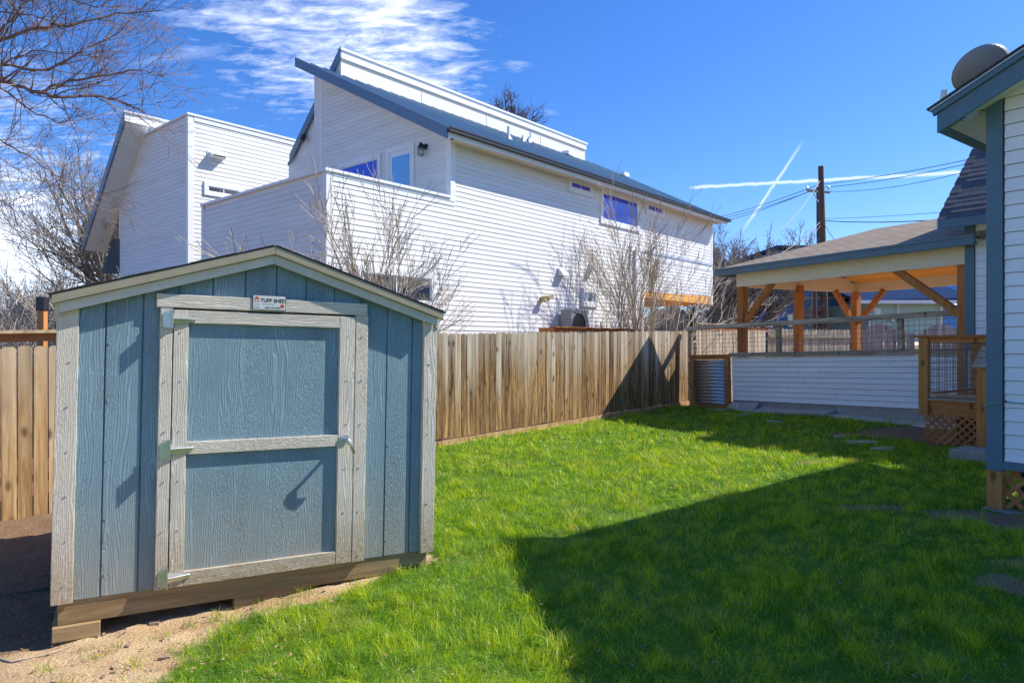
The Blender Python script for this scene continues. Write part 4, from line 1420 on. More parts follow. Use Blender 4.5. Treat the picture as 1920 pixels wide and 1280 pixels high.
# ------------------------------------------------------------------ far wing of the right-hand house, and near gable wing
def rwall(parent, F0, L, z0, z1, pitch, f0=None, f1=None):
    lap(parent, F0, f0 or 0.0, f1 or L, z0, z1, pitch, M['white_siding'], eb=.014)


RH = Frame(4.65, 6.64, 0, 143.0)
rhouse = thing('white_cottage', 'white lap-sided house with slate blue corner trim at the right edge', 'house', RH.M)
gz0 = RH.at(1879, 867)[1]
wtop0 = RH.at(1880, 192)[1]
pit = .45
PW = 3.6
lap(rhouse, ID, lambda z: max(.118, (z - wtop0) / pit), lambda z: PW * 2 - max(.1, (z - wtop0) / pit), gz0 + .02, wtop0 + PW * pit - .1, 0.1285, M['cottage_white'], eb=.018, gap=.006, back=.03)
part('wall', MB().prism([(0.01, gz0), (2 * PW, gz0), (2 * PW, wtop0), (PW, wtop0 + PW * pit), (0.01, wtop0)], .031, .12), M['gap_shade'], rhouse)
part('side_wall', B(.0, .12, .121, 4.6, gz0, wtop0), M['white_siding'], rhouse)
part('corner_board', B(-.03, .105, -.032, 0.0, gz0 - .08, wtop0 + .02).box(-.03, .0, .0, .10, gz0 - .08, wtop0 + .0), M['blue_trim'], rhouse, bevel=.004)
part('water_table', B(.106, 2 * PW, -.03, .012, gz0 - .06, gz0 + .018), M['blue_trim'], rhouse)
gB = gnd(4.65, 6.64)
part('skirt_post', B(-.03, .10, -.03, .09, gB - .0, gz0 - .082), M['deck_stain_v'], rhouse, bevel=.004)
part('skirt_footing', B(-.05, 1.6, -.07, .12, gB - .1, gB + .015), M['concrete'], rhouse)


def lattice(parent, x0, x1, z0, z1, y, mt, step=.115, w_=.036):
    H_ = z1 - z0
    for dirn in (0, 1):
        yy = y if dirn == 0 else y + .009
        s_ = -H_
        while s_ < (x1 - x0):
            # centre line from (s,0) to (s+H,H) clipped to the panel
            a, b_ = max(0, -s_), min(H_, (x1 - x0) - s_)
            if b_ - a > .04:
                pa, pb = (s_ + a, a), (s_ + b_, b_)
                if dirn:
                    pa, pb = ((x1 - x0) - pa[0], pa[1]), ((x1 - x0) - pb[0], pb[1])
                part('lattice_slat', MB().beam((x0 + pa[0], yy, z0 + pa[1]), (x0 + pb[0], yy, z0 + pb[1]), .008, w_, up=(0, 0, 1)), mt, parent)
            s_ += step
    return


def beamxz(mb, x0, z0, x1, z1, y, w_, th):
    return mb.beam((x0, y, z0), (x1, y, z1), th, w_)


lattice(rhouse, .101, 1.2, gB + .03, gz0 - .062, .02, M['deck_stain'], step=.13, w_=.042)
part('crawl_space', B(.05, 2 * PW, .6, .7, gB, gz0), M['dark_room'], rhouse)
# roof of near wing
eo, ro = .34, .33            # eave overhang, rake overhang


def rz_near(x):
    return wtop0 + .10 + (PW - abs(x - PW)) * pit


RD = 5.1


def nslab(x0, x1, y0, y1, t0, t1):
    return MB().prism([(x0, rz_near(x0) + t0), (x1, rz_near(x1) + t0), (x1, rz_near(x1) + t1), (x0, rz_near(x0) + t1)], y0, y1)


part('soffit', nslab(-eo, PW, -ro + .03, 0, -.115, -.10), M['soffit'], rhouse)
part('soffit', nslab(-eo + .02, -.0, 0.001, RD, -.115, -.10), M['soffit'], rhouse)
part('roof', nslab(-eo + .03, PW, -ro + .001, RD, -.09, .06), M['shingle_dark'], rhouse)
part('roof', nslab(PW + .0001, 2 * PW + eo, -ro, RD, -.09, .06), M['shingle_dark'], rhouse)
for k in range(22):
    x0_ = -eo - .07 + k * .19
    part('shingle', nslab(x0_, x0_ + .20, -ro - .085, -ro + .25, .061 + .002 * (k % 2), .075 + .002 * (k % 2)), M['shingle_dark'], rhouse)
part('rake_board', nslab(-eo, PW, -ro - .024, -ro, -.20, -.015), M['blue_trim'], rhouse, bevel=.003)
part('rake_trim', nslab(-eo - .03, PW, -ro - .05, -ro, -.014, .040), M['blue_trim'], rhouse, bevel=.003)
part('drip_edge', nslab(-eo - .05, PW, -ro - .062, -ro, .041, .060), M['galv'], rhouse)
part('eave_board', B(-eo - .0, -eo + .022, -ro, RD, rz_near(-eo) - .19, rz_near(-eo) + .03), M['blue_trim'], rhouse)
part('soffit_vent', nslab(-eo + .12, -eo + .25, -ro + .1, 0, -.121, -.1155), M['galv'], rhouse)
cb = MB()
p0 = (-.02, -.02, wtop0 - .02)
cpts = []
for i in range(12):
    a = i / 11
    cpts.append((-.03 - .30 * a, -.04 - .22 * a, wtop0 - .05 + .03 * math.sin(a * 6) - .12 * a + .0))
part('loose_cable', cb.tube(cpts, .006, 5), M['wire'], rhouse)
gc = MB().tube([(-.045, -.05, gz0 + .53), (-.0, -.05, gz0 + .555), (.13, -.045, gz0 + .585), (.4, -.04, gz0 + .575), (.8, -.04, gz0 + .59)], .006, 5)
o = part('garden_cord', gc, M['green_cord'], rhouse)
part('cord_hook', MB().tube([(.125, -.01, gz0 + .59), (.125, -.055, gz0 + .592)], .012, 6), M['black_metal'], rhouse)

# satellite dish on that roof
dv = RH.M @ Vector((-.17, .25, rz_near(-.17) + .06))
dish = thing('satellite_dish', 'grey satellite dish standing on the right-hand house roof', 'satellite dish', Matrix.Translation(dv))
dm_ = MB()
rings, seg = 7, 36
# aim away from the viewer, slightly up and left: we look into the back
aim = Vector((0.05, 0.80, 0.60)).normalized()
side = aim.cross(Vector((0, 0, 1))).normalized()
upv = side.cross(aim).normalized()
side, upv = (side * math.cos(.35) + upv * math.sin(.35)), (upv * math.cos(.35) - side * math.sin(.35))
cen = Vector((0.0, 0.0, 0.38))
for r_ in range(rings + 1):
    q = r_ / rings
    for k in range(seg):
        a = 2 * math.pi * k / seg
        p = cen + side * (.262 * q * math.cos(a)) + upv * (.232 * q * math.sin(a)) + aim * (.075 * (q * q - 1))
        dm_.v.append(tuple(p))
for r_ in range(rings):
    for k in range(seg):
        k2 = (k + 1) % seg
        dm_.f.append((r_ * seg + k, r_ * seg + k2, (r_ + 1) * seg + k2, (r_ + 1) * seg + k))
rf_ = part('reflector', dm_, M['dish'], dish, smooth=True)
md = rf_.modifiers.new('thick', 'SOLIDIFY')
md.thickness = .012
rim = MB().tube([tuple(cen + side * (.264 * math.cos(2 * math.pi * k / 36)) + upv * (.234 * math.sin(2 * math.pi * k / 36))) for k in range(37)], .008, 6, False)
part('rim', rim, M['dish'], dish)
part('feed_arm', MB().tube([(0.0, -.05, .08), (-.05, .25, .12), (-.08, .48, .26)], .012, 6).tube([(-.08, .48, .24), (-.08, .46, .34)], .03, 8), M['galv'], dish)
part('mast', MB().tube([(0.02, -.04, -.1), (0.02, -.04, .1), tuple(cen - aim * .11)], .02, 8).tube([(-.14, .0, -.2), (-.10, .0, .06)], .016, 6), M['galv'], dish)
part('bracket', MB().box(-.05, .07, -.12, -.05, .07, .16).tube([(.06, -.1, .20), (.10, -.08, .17), (.11, -.06, .1)], .014, 6), M['galv'], dish, bevel=.006)

# far wing
E0 = Frame(7.77, 11.67, 0, 143.0)
wing = thing('house_wing', 'far white wing with steep dark shingle roof and blue corner board behind the deck', 'house', E0.M)
wg0 = EYE - .85
wtw = E0.at(1830, 418)[1]
lap(wing, ID, .13, 3.0, wg0, wtw, .125, M['cottage_white'], eb=.018, gap=.006)
part('wall', B(.0, 3.0, .014, 3.9, .2, wtw), M['white_siding'], wing)
part('corner_board', B(-.03, .115, -.03, 0.0, wg0 + .75, wtw + .0).box(-.03, 0, 0, .10, wg0 - .6, wtw), M['blue_trim'], wing, bevel=.004)
wo = .72
wex, wez = E0.at(1758, 414, -.45)
wro = -wex
wsl = .95


def wz_roof(y):
    return wtw + .06 + (y + .45) * wsl if y < 1.75 else wtw + .06 + 2.2 * wsl - (y - 1.75) * wsl


WR = Matrix(((1, 0, 0, wex), (0, math.cos(math.atan(wsl)), -math.sin(math.atan(wsl)), -.45), (0, math.sin(math.atan(wsl)), math.cos(math.atan(wsl)), wtw + .06), (0, 0, 0, 1)))
slen = 2.2 / math.cos(math.atan(wsl))
wr = part('roof', B(0, 3 - wex, 0, slen, -.05, -.002), M['shingle_dark'], wing, WR)
part('roof', MB().hexa([(wex, 1.751, wz_roof(1.75) - .07), (3, 1.751, wz_roof(1.75) - .07), (3, 4.4, wz_roof(4.4) - .07), (wex, 4.4, wz_roof(4.4) - .07), (wex, 1.751, wz_roof(1.75)), (3, 1.751, wz_roof(1.75)), (3, 4.4, wz_roof(4.4)), (wex, 4.4, wz_roof(4.4))]), M['shingle_dark'], wing)
row = 0
y = 0.0
while y < slen - .1:
    x = -(row % 2) * .16
    while x < 1.9:
        xa, xb = max(x, -.02), x + .315
        if xb > 0.02:
            part('shingle', MB().hexa([(xa, y - .01, .0), (xb, y - .01, .0), (xb, y + .20, .0), (xa, y + .20, .0), (xa, y - .01, .008 + .004 * ((row * 7 + int(x * 10)) % 3)), (xb - .006, y - .01, .008 + .004 * ((row * 7 + int(x * 10)) % 3)), (xb, y + .20, .004), (xa, y + .20, .004)]), M['shingle_grey'], wr)
        x += .32 
    y += .15
    row += 1
part('fascia', B(wex + .01, 3, -.475, -.45, wtw - .10, wtw + .05), M['blue_trim'], wing)
part('soffit', B(wex + .02, 3, -.449, -.001, wtw - .02, wtw + .0), M['soffit'], wing)
part('rake_board', MB().hexa([(wex - .02, -.45, wtw - .10), (wex + .005, -.45, wtw - .10), (wex + .005, 1.75, wz_roof(1.75) - .16), (wex - .02, 1.75, wz_roof(1.75) - .16),
                              (wex - .02, -.45, wtw + .05), (wex + .005, -.45, wtw + .05), (wex + .005, 1.75, wz_roof(1.75) - .01), (wex - .02, 1.75, wz_roof(1.75) - .01)]), M['white_trim'], wing)
part('gable_wall', MB().prism([(0, wtw), (3.9, wtw), (1.95, wtw + 1.7)], 0, .1), M['white_siding'], wing, Matrix(((0, 1, 0, 0.0), (1, 0, 0, 0), (0, 0, 1, 0), (0, 0, 0, 1))))

# ------------------------------------------------------------------ deck with railing and lattice skirt
D = Frame(6.25, 10.3, 0, 143.0)
deck = thing('porch_deck', 'red-brown timber porch deck with mesh railing and lattice skirt', 'deck', D.M)
dzf = D.at(1790, 748)[1]
drt = D.at(1790, 629)[1]
lz0, lz1 = D.at(1745, 830)[1], D.at(1745, 776)[1]
DX1 = .86
part('floor_board', B(-.02, DX1 + .8, -.04, .12, dzf - .035, dzf), M['grey_board'], deck, bevel=.004)
for i in range(1, 12):
    part('floor_board', B(-.02, DX1 + .8, -.04 + .165 * i, -.04 + .165 * i + .158, dzf - .035, dzf), M['deck_stain'], deck)
part('rim_board', B(.0, DX1, .0, .035, lz1 - .02, dzf - .037), M['deck_stain'], deck)
part('rim_board', B(-.0, .035, .036, 1.95, lz1 - .02, dzf - .037), M['deck_stain'], deck)
lattice(deck, -.02, DX1, lz0, lz1, -.012, M['deck_stain'])
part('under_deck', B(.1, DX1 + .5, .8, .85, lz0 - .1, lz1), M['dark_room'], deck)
dg = gnd(6.25, 10.3)
part('post', B(-.10, .03, -.05, .05, lz1 - .02, drt - .03), M['deck_stain_v'], deck, bevel=.004)
p2 = D.at(1846, 760)[0]
part('stair_post', B(p2, p2 + .12, -.30, -.18, dg - .05, D.at(1850, 690, -.24)[1]), M['deck_stain_v'], deck, bevel=.004)
zz_ = D.at(1850, 690, -.24)[1]
part('stair_rail', MB().hexa([(p2 - .03, -.36, zz_), (p2 + .16, -.36, zz_), (p2 + .16, .1, zz_ + .36), (p2 - .03, .1, zz_ + .36), (p2 - .03, -.36, zz_ + .035), (p2 + .16, -.36, zz_ + .035), (p2 + .16, .1, zz_ + .40), (p2 - .03, .1, zz_ + .40)]), M['grey_board'], deck)
part('handrail', B(-.16, DX1 + .8, -.08, .10, drt - .028, drt + .01), M['deck_stain'], deck, bevel=.004)
part('rail', B(.031, DX1 + .8, -.02, .02, drt - .10, drt - .029), M['deck_stain'], deck)
part('rail', B(.031, DX1 + .8, -.02, .02, dzf + .03, dzf + .07), M['grey_board'], deck)
wm = MB()
x = .06
while x < DX1 + .7:
    wm.tube([(x, .0, dzf + .07), (x, .0, drt - .10)], .004, 4, False)
    x += .10
z = dzf + .12
while z < drt - .1:
    wm.tube([(.03, .0, z), (DX1 + .7, .0, z)], .004, 4, False)
    z += .10
part('wire_mesh', wm, M['wire_galv'], deck)
# side run of railing going back from the front post
wm = MB()
y = .1
while y < 1.85:
    wm.tube([(-.02, y, dzf + .07), (-.02, y, drt - .06)], .004, 4, False)
    y += .10
z = dzf + .12
while z < drt - .1:
    wm.tube([(-.02, .05, z), (-.02, 1.9, z)], .004, 4, False)
    z += .10
part('wire_mesh', wm, M['wire_galv'], deck)
part('handrail', B(-.10, .06, .101, 1.9, drt - .028, drt + .01), M['deck_stain'], deck)
part('rail', B(-.04, .0, .05, 1.9, dzf + .03, dzf + .07), M['deck_stain'], deck)
part('post', B(-.07, .05, 1.87, 1.98, dg, drt - .03), M['deck_stain_v'], deck)
# concrete step
sx0 = D.at(1792, 850, -.75)[0]
step = link('concrete_step', B(sx0, sx0 + .9, -.98, -.45, gnd(6.3, 9.2) - .1, D.at(1800, 842, -.9)[1]).mesh('concrete_step'), M['concrete'], None, D.M, bevel=.01)
step['label'], step['category'] = 'pale concrete step block in the grass below the wooden deck', 'step'

# stepping stones in the lawn
stones = [(1612, 828, .20, 'largest flat stepping stone in the shaded lawn'), (1578, 818, .11, 'small stepping stone left of the largest one in the shade'), (1655, 839, .14, 'stepping stone nearest the deck in the lawn'),
          (1450, 791, .16, 'stepping stone in the lawn below the pavers'), (1365, 773, .14, 'stepping stone just in front of the corrugated gate'), (1345, 768, .2, 'long flat stone at the foot of the corrugated gate'), (1393, 778, .12, 'stepping stone right of the gate stones')]
for i, (px, py, r_, lab) in enumerate(stones):
    Yd = (EYE - .22) * FPX / (py - CY)
    Xd = (px - CX) / FPX * Yd
    g_ = gnd(Xd, Yd)
    m = MB()
    n = 11
    rr = random.Random(i)
    ro_ = [r_ * (0.8 + .4 * rr.random()) for _ in range(n)]
    top = [(Xd + ro_[k] * 1.2 * math.cos(2 * math.pi * k / n), Yd + ro_[k] * .8 * math.sin(2 * math.pi * k / n)) for k in range(n)]
    m.v = [(a, b_, g_ - .05) for a, b_ in top] + [(Xd + (a - Xd) * .93, Yd + (b_ - Yd) * .93, g_ + .022 + .008 * math.sin(a * 9)) for a, b_ in top] + [(Xd, Yd, g_ + .032)]
    for k in range(n):
        k2 = (k + 1) % n
        m.f.append((k, k2, n + k2, n + k))
        m.f.append((n + k, n + k2, 2 * n))
    o = link('stepping_stone', m.mesh('stepping_stone'), M['stone'])
    o['label'], o['category'], o['group'] = lab, 'stone', 'stepping stones in the lawn'

# ------------------------------------------------------------------ fences and buildings beyond the pavilion
bf = thing('picket_fence', 'brown round-topped picket fence with rail facing the pavilion', 'fence', Matrix.Translation((9.5, 21.8, 0)))
a_, b2_ = fpt(13.35), (11.25, 22.6)
fence_run(bf, a_, b2_, 1.95, M['picket_tan'], 'round', wd=.135, gap=.006, z_of=lambda x, y: .28, zoff=0)
Fb = Frame(*a_, 0, math.degrees(math.atan2(b2_[0] - a_[0], b2_[1] - a_[1])))
part('rail', B(0, 3.7, -.06, -.019, 1.95, 2.05), M['picket_tan'], bf, bf.matrix_world.inverted() @ Fb.M)
part('rail', B(0, 3.7, -.06, -.019, .8, .9), M['picket_tan'], bf, bf.matrix_world.inverted() @ Fb.M)
gf = thing('picket_fence', 'grey arched picket fence and gate beyond the pavilion\'s right side', 'fence', Matrix.Translation((12.5, 22, 0)))
fence_run(gf, (11.35, 22.5), (13.2, 22.2), 1.85, M['picket_grey'], 'dog', wd=.128, z_of=lambda x, y: .28, arch=lambda q: 1.0 + .16 * math.sin(math.pi * min(q * 1.4, 1)))
fence_run(gf, (13.2, 22.2), (16.2, 21.6), 1.85, M['picket_grey'], 'dog', wd=.128, z_of=lambda x, y: .28, arch=lambda q: (1.0 + .14 * math.sin(math.pi * q / .4)) if q < .4 else (1.16 if q > .72 else 1.0))
Fg = Frame(11.35, 22.5, 0, 99.2)
part('rail', B(0, 4.9, .004, .04, 1.0, 1.1), M['picket_grey'], gf, gf.matrix_world.inverted() @ Fg.M)
npx, npy = (1780 - CX) / FPX * 21.7, 21.62
sgn_ = part('notice_plate', B(npx - .11, npx + .11, -.02, -.005, EYE - .28, EYE - .12), M['sign_face'], gf, gf.matrix_world.inverted() @ Matrix.Translation((0, npy - .14, 0)))
part('notice_print', B(npx - .085, npx + .085, -.024, -.021, EYE - .25, EYE - .225).box(npx - .085, npx + .085, -.024, -.021, EYE - .19, EYE - .155), M['sign_black'], sgn_)


def farpt(px, py, Y):
    return (px - CX) / FPX * Y, Y, EYE - (py - CY) / FPX * Y


def farbox(px0, py0, px1, py1, Y, d=.3):
    a = farpt(px0, py1, Y)
    b = farpt(px1, py0, Y)
    return MB().box(a[0], b[0], Y, Y + d, a[2], b[2])


bh = thing('blue_house', 'bright blue house with white window trim beyond the back fence', 'house', Matrix.Identity(4))
part('wall', MB().box(*[farpt(1457, 0, 34)[0], farpt(1640, 0, 34)[0]], 34, 40, 0, farpt(0, 470, 34)[2]), M['blue_wall'], bh)
part('roof', MB().box(farpt(1450, 0, 34)[0], farpt(1645, 0, 34)[0], 33.6, 40.4, farpt(0, 468, 34)[2], farpt(0, 462, 34)[2]), M['far_roof'], bh)
for (a, b_, c_, d_) in ((1478, 590, 1486, 612), (1493, 590, 1501, 612), (1508, 590, 1517, 612), (1585, 548, 1592, 566)):
    wf = part('window', farbox(a - 2, b_ - 3, c_ + 2, d_ + 2, 33.94, .05), M['white_trim'], bh)
    part('pane', farbox(a, b_, c_, d_, 33.92, .018), M['glass'], wf)
part('band_board', farbox(1505, 556, 1640, 560, 33.93, .06), M['white_trim'], bh)
part('corner_board', farbox(1522, 545, 1525, 620, 33.9, .08), M['white_trim'], bh)
part('corner_board', farbox(1457, 570, 1461, 640, 33.9, .08), M['white_trim'], bh)
part('carport_opening', farbox(1532, 580, 1632, 640, 33.88, .1), M['dark_room'], bh)
gh = thing('green_house', 'pale green house with dark blue roof beyond the grey picket fence', 'house', Matrix.Identity(4))
part('wall', farbox(1630, 566, 1764, 640, 30.0, 5), M['green_wall'], gh)
part('wall', farbox(1765, 572, 1840, 640, 30.6, 5), M['blue_wall'], gh)
xa, ya_, za_ = farpt(1612, 567, 29.5)
xb, _, zb2 = farpt(1850, 556, 29.5)
part('roof', MB().hexa([(xa, 29.5, za_), (xb, 29.5, za_ + .1), (xb, 34, za_ + 1.2), (xa, 34, za_ + 1.1), (xa, 29.5, za_ + .12), (xb, 29.5, za_ + .22), (xb, 34, za_ + 1.3), (xa, 34, za_ + 1.2)]), M['far_roof'], gh)
part('fascia', MB().box(xa, xb - 1.2, 29.44, 29.49, za_ - .05, za_ + .1), M['white_trim'], gh)
part('upper_wall', farbox(1600, 480, 1830, 556, 33.0, 5), M['green_wall'], gh)
part('upper_wall', farbox(1775, 480, 1840, 550, 32.9, .09), M['blue_wall'], gh)
for (a, b_, c_, d_) in ((1741, 534, 1757, 546),):
    wf = part('window', farbox(a - 2, b_ - 4, c_ + 2, d_, 32.9, .09), M['white_trim'], gh)
    part('pane', farbox(a, b_ - 2, c_, d_ - 1, 32.88, .018), M['glass'], wf)
wf = part('window', farbox(1639, 577, 1652, 592, 29.94, .05), M['white_trim'], gh)
part('pane', farbox(1642, 580, 1650, 590, 29.92, .018), M['glass'], wf)
part('corner_board', farbox(1764, 561, 1768, 640, 29.9, .1), M['white_trim'], gh)
part('corner_board', farbox(1630, 572, 1632, 640, 29.9, .08), M['white_trim'], gh)
part('downpipe', farbox(1683, 566, 1685, 615, 29.88, .06), M['white_trim'], gh)
part('meter_box', farbox(1671, 596, 1677, 603, 29.8, .12), M['galv'], gh)
# brick-brown outbuilding glimpsed under the carport of the modern house
ob_ = thing('outbuilding', 'low brown outbuilding with grey roof glimpsed beneath the white house overhang', 'building', Matrix.Identity(4))
part('wall', farbox(1225, 603, 1300, 640, 44, 4), plain('brown_brick', (.20, .11, .08)), ob_)
xa, _, za_ = farpt(1215, 604, 43.7)
xb, _, _ = farpt(1310, 604, 43.7)
part('roof', MB().prism([(xa, za_), (xb, za_), ((xa * .45 + xb * .55), za_ + 1.1)], 43.7, 49), M['shingle_tan'], ob_)

# ------------------------------------------------------------------ utility poles and lines
up = thing('utility_pole', 'tall dark wooden utility pole rising behind the pavilion roof', 'utility pole', Matrix.Identity(4))
YP = 30.0
tx, _, tz = farpt(1539, 312, YP)
bx2, _, _ = farpt(1549, 600, YP)
part('shaft', MB().tube([(bx2, YP, 0), (tx, YP, tz)], [.17, .115], 12), M['pole'], up)
part('bolt', MB().tube([(tx - .02, YP - .14, tz - .55), (tx - .02, YP - .1, tz - .55)], .05, 6), M['black_metal'], up)
up2 = thing('utility_pole', 'thinner farther utility pole with a crossarm just left of the tall one', 'utility pole', Matrix.Identity(4))
YQ = 38.0
qx, _, qz = farpt(1534, 351, YQ)
part('shaft', MB().tube([(qx + .1, YQ, 0), (qx, YQ, qz)], [.14, .10], 10), M['pole'], up2)
c0_, c1_ = farpt(1511, 358, YQ), farpt(1554, 362, YQ)
part('crossarm', MB().beam((c0_[0], YQ - .12, c0_[2]), (c1_[0], YQ - .12, c1_[2]), .09, .12), M['grey_board'], up2)
for px in (1512, 1552):
    p = farpt(px, 354, YQ)
    part('insulator', MB().tube([(p[0], YQ - .12, p[2] - .05), (p[0], YQ - .12, p[2] + .04), (p[0], YQ - .12, p[2] + .1)], [.05, .07, .03], 8), M['galv'], up2)
part('brace', MB().beam((qx, YQ - .12, qz - .9), (qx - .4, YQ - .12, qz - .25), .03, .05), M['galv'], up2)
up3 = thing('utility_pole', 'brown post standing between the pavilion posts before the blue house', 'utility pole', Matrix.Identity(4))
p = farpt(1528, 545, 28)
part('shaft', MB().tube([(p[0], 28, 0), (p[0], 28, p[2] + .5)], .085, 10), M['pole'], up3)


def wire_line(pa, Ya, pb, Yb, sag, lab, r_=.012):
    a, b_ = Vector(farpt(*pa, Ya)), Vector(farpt(*pb, Yb))
    pts = []
    for i in range(17):
        t_ = i / 16
        q = a.lerp(b_, t_)
        q.z -= sag * 4 * t_ * (1 - t_)
        pts.append(q)
    o = link('overhead_wire', MB().tube(pts, r_, 4, False).mesh('overhead_wire'), M['wire'])
    o['label'], o['category'], o['group'] = lab, 'wire', 'overhead power lines'


wire_line((1300, 415), 60, (1537, 346), 30, .25, 'upper power line from the tall pole down towards the house roof', .016)
wire_line((1538, 346), 30, (1880, 285), 22, .1, 'upper power line from the tall pole to the right-hand roof')
wire_line((1300, 417), 60, (1537, 352), 30, .3, 'second power line from the tall pole towards the house roof', .016)
wire_line((1538, 352), 30, (1880, 291), 22, .15, 'second power line from the tall pole to the right')
wire_line((1300, 425), 60, (1512, 361), 38, .3, 'power line from the crossarm left end towards the house roof', .018)
wire_line((1554, 359), 38, (1880, 303), 24, .3, 'power line from the crossarm right end to the right')
wire_line((1548, 414), 30, (1860, 404), 20, .12, 'thick sagging cable from the tall pole to the dark shingle roof', .016)
wire_line((1548, 410), 30, (1860, 390), 20, .05, 'thin cable just above the sagging cable right of the pole', .008)
wire_line((1540, 335), 30, (1465, 432), 26, .15, 'pale service cable dropping steeply left from the tall pole', .016)
wire_line((1540, 414), 30, (1340, 510), 21, .5, 'cable from the tall pole down to the pavilion roof corner', .016)
wire_line((1548, 424), 30, (1572, 458), 26, .05, 'short cable dropping right from the tall pole behind the roof', .014)
wire_line((1540, 420), 30, (1510, 456), 27, .05, 'short cable dropping left from the tall pole behind the roof', .01)

# ------------------------------------------------------------------ bare trees


def grow(out, p, d, L, r, lvl, maxlvl, rr, spread, upb, kids, ratio=.62, seg=4, thin=.45, rmin=.003):
    pts, rs2 = [p.copy()], [r]
    q = p.copy()
    dd = d.copy()
    for i in range(seg):
        dd = (dd + Vector((rr.uniform(-1, 1), rr.uniform(-1, 1), rr.uniform(-1, 1))) * .16 + Vector((0, 0, upb))).normalized()
        q = q + dd * (L / seg)
        pts.append(q.copy())
        rs2.append(max(rmin, r * (1 - (1 - thin) * (i + 1) / seg)))
    out.tube(pts, rs2, 6 if r > .05 else (4 if r > .015 else 3), False)
    if lvl >= maxlvl:
        return
    n = kids[min(lvl, len(kids) - 1)]
    for k in range(n):
        t_ = .25 + .75 * (k + rr.random()) / n
        i = min(int(t_ * seg), seg - 1)
        f = t_ * seg - i
        b = pts[i].lerp(pts[min(i + 1, seg)], f)
        base_d = (pts[min(i + 1, seg)] - pts[i]).normalized()
        perp = base_d.orthogonal().normalized()
        perp = (Matrix.Rotation(rr.uniform(0, 2 * math.pi), 3, base_d) @ perp)
        a = spread * rr.uniform(.6, 1.25)
        nd = (base_d * math.cos(a) + perp * math.sin(a)).normalized()
        rad_ = max(rmin, rs2[i] * rr.uniform(.5, .72))
        grow(out, b, nd, L * ratio * rr.uniform(.7, 1.2), rad_, lvl + 1, maxlvl, rr, spread, upb, kids, ratio, seg, thin, rmin)
    grow(out, q, dd, L * ratio, rs2[-1], lvl + 1, maxlvl, rr, spread, upb, kids, ratio, seg, thin, rmin)


def bare_tree(label, x, y, hgt, tr_, mt, seed, lvls=5, spread=.65, up_=.05, kids=(4, 4, 3, 3), trunk_h=.25, name='bare_tree', cat='tree', group=None, ratio=.62, rmin=.006, lean=(0, 0), z=None, n_main=5, ml=.34):
    rr = random.Random(seed)
    z = gnd(x, y) if z is None else z
    tb = thing(name, label, cat, Matrix.Translation((x, y, z)), group)
    tk, br = MB(), MB()
    th = hgt * trunk_h
    top = Vector((lean[0] * th, lean[1] * th, th))
    tk.tube([(0, 0, -.2), (lean[0] * th * .3, lean[1] * th * .3, th * .4), top], [tr_ * 1.25, tr_, tr_ * .8], 10, True)
    for k in range(n_main):
        a = 2 * math.pi * (k + rr.random() * .6) / n_main
        tilt = spread * rr.uniform(.5, 1.2)
        d = Vector((math.cos(a) * math.sin(tilt), math.sin(a) * math.sin(tilt), math.cos(tilt)))
        grow(br, top - Vector((0, 0, th * .15 * rr.random())), d, hgt * ml * rr.uniform(.8, 1.2), tr_ * .5, 1, lvls, rr, spread, up_, kids, ratio, 4, .5, rmin)
    part('trunk', tk, mt, tb, smooth=True)
    part('branches', br, mt, tb)
    return tb


TG = 'bare winter trees'
x, y, z = farpt(1408, 600, 32)
bare_tree('large spreading bare tree behind the pavilion with thick dark limbs', x, 32, 6.0, .36, M['bark_grey'], 5, 6, .78, .045, (3, 3, 3, 3, 3), .30, group=TG, rmin=.010, n_main=12, ratio=.66)
x, y, z = farpt(1352, 600, 42)
bare_tree('bare tree between the white house and the big spreading tree', x, 42, 6.6, .28, M['bark_grey'], 8, 5, .6, .05, (3, 3, 3, 3), .3, group=TG, rmin=.014, n_main=6)
bare_tree('large bare tree rising behind the white house\'s left corner', farpt(232, 0, 27)[0], 27, 7.6, .30, M['bark_grey'], 21, 6, .72, .02, (3, 3, 3, 3, 2), .36, group=TG, rmin=.008, n_main=10, ratio=.68, lean=(-.1, 0))
bare_tree('slim upright bare tree left of the shed roof peak line', farpt(80, 0, 30)[0], 30, 4.9, .16, M['bark_tan'], 22, 5, .5, .06, (5, 4, 4, 3), .25, group=TG, rmin=.009, n_main=6)
bare_tree('bare tree at the far left behind the golden fence', farpt(-5, 0, 26)[0], 26, 4.3, .16, M['bark_tan'], 23, 5, .55, .05, (5, 4, 4, 3), .2, group=TG, rmin=.008, n_main=7)
bare_tree('low bushy bare tree between the slim tree and the white house', farpt(150, 0, 34)[0], 34, 5.2, .16, M['bark_tan'], 24, 5, .65, .04, (5, 4, 4, 3), .2, group=TG, rmin=.010, n_main=8)
bare_tree('distant bare treetop showing above the house\'s upper roof edge', farpt(955, 0, 60)[0], 60, farpt(0, 190, 60)[2], .3, M['bark_dark'], 25, 5, .95, .03, (5, 4, 4, 3), .865, group=TG, rmin=.013, n_main=12, ratio=.64, ml=.075)
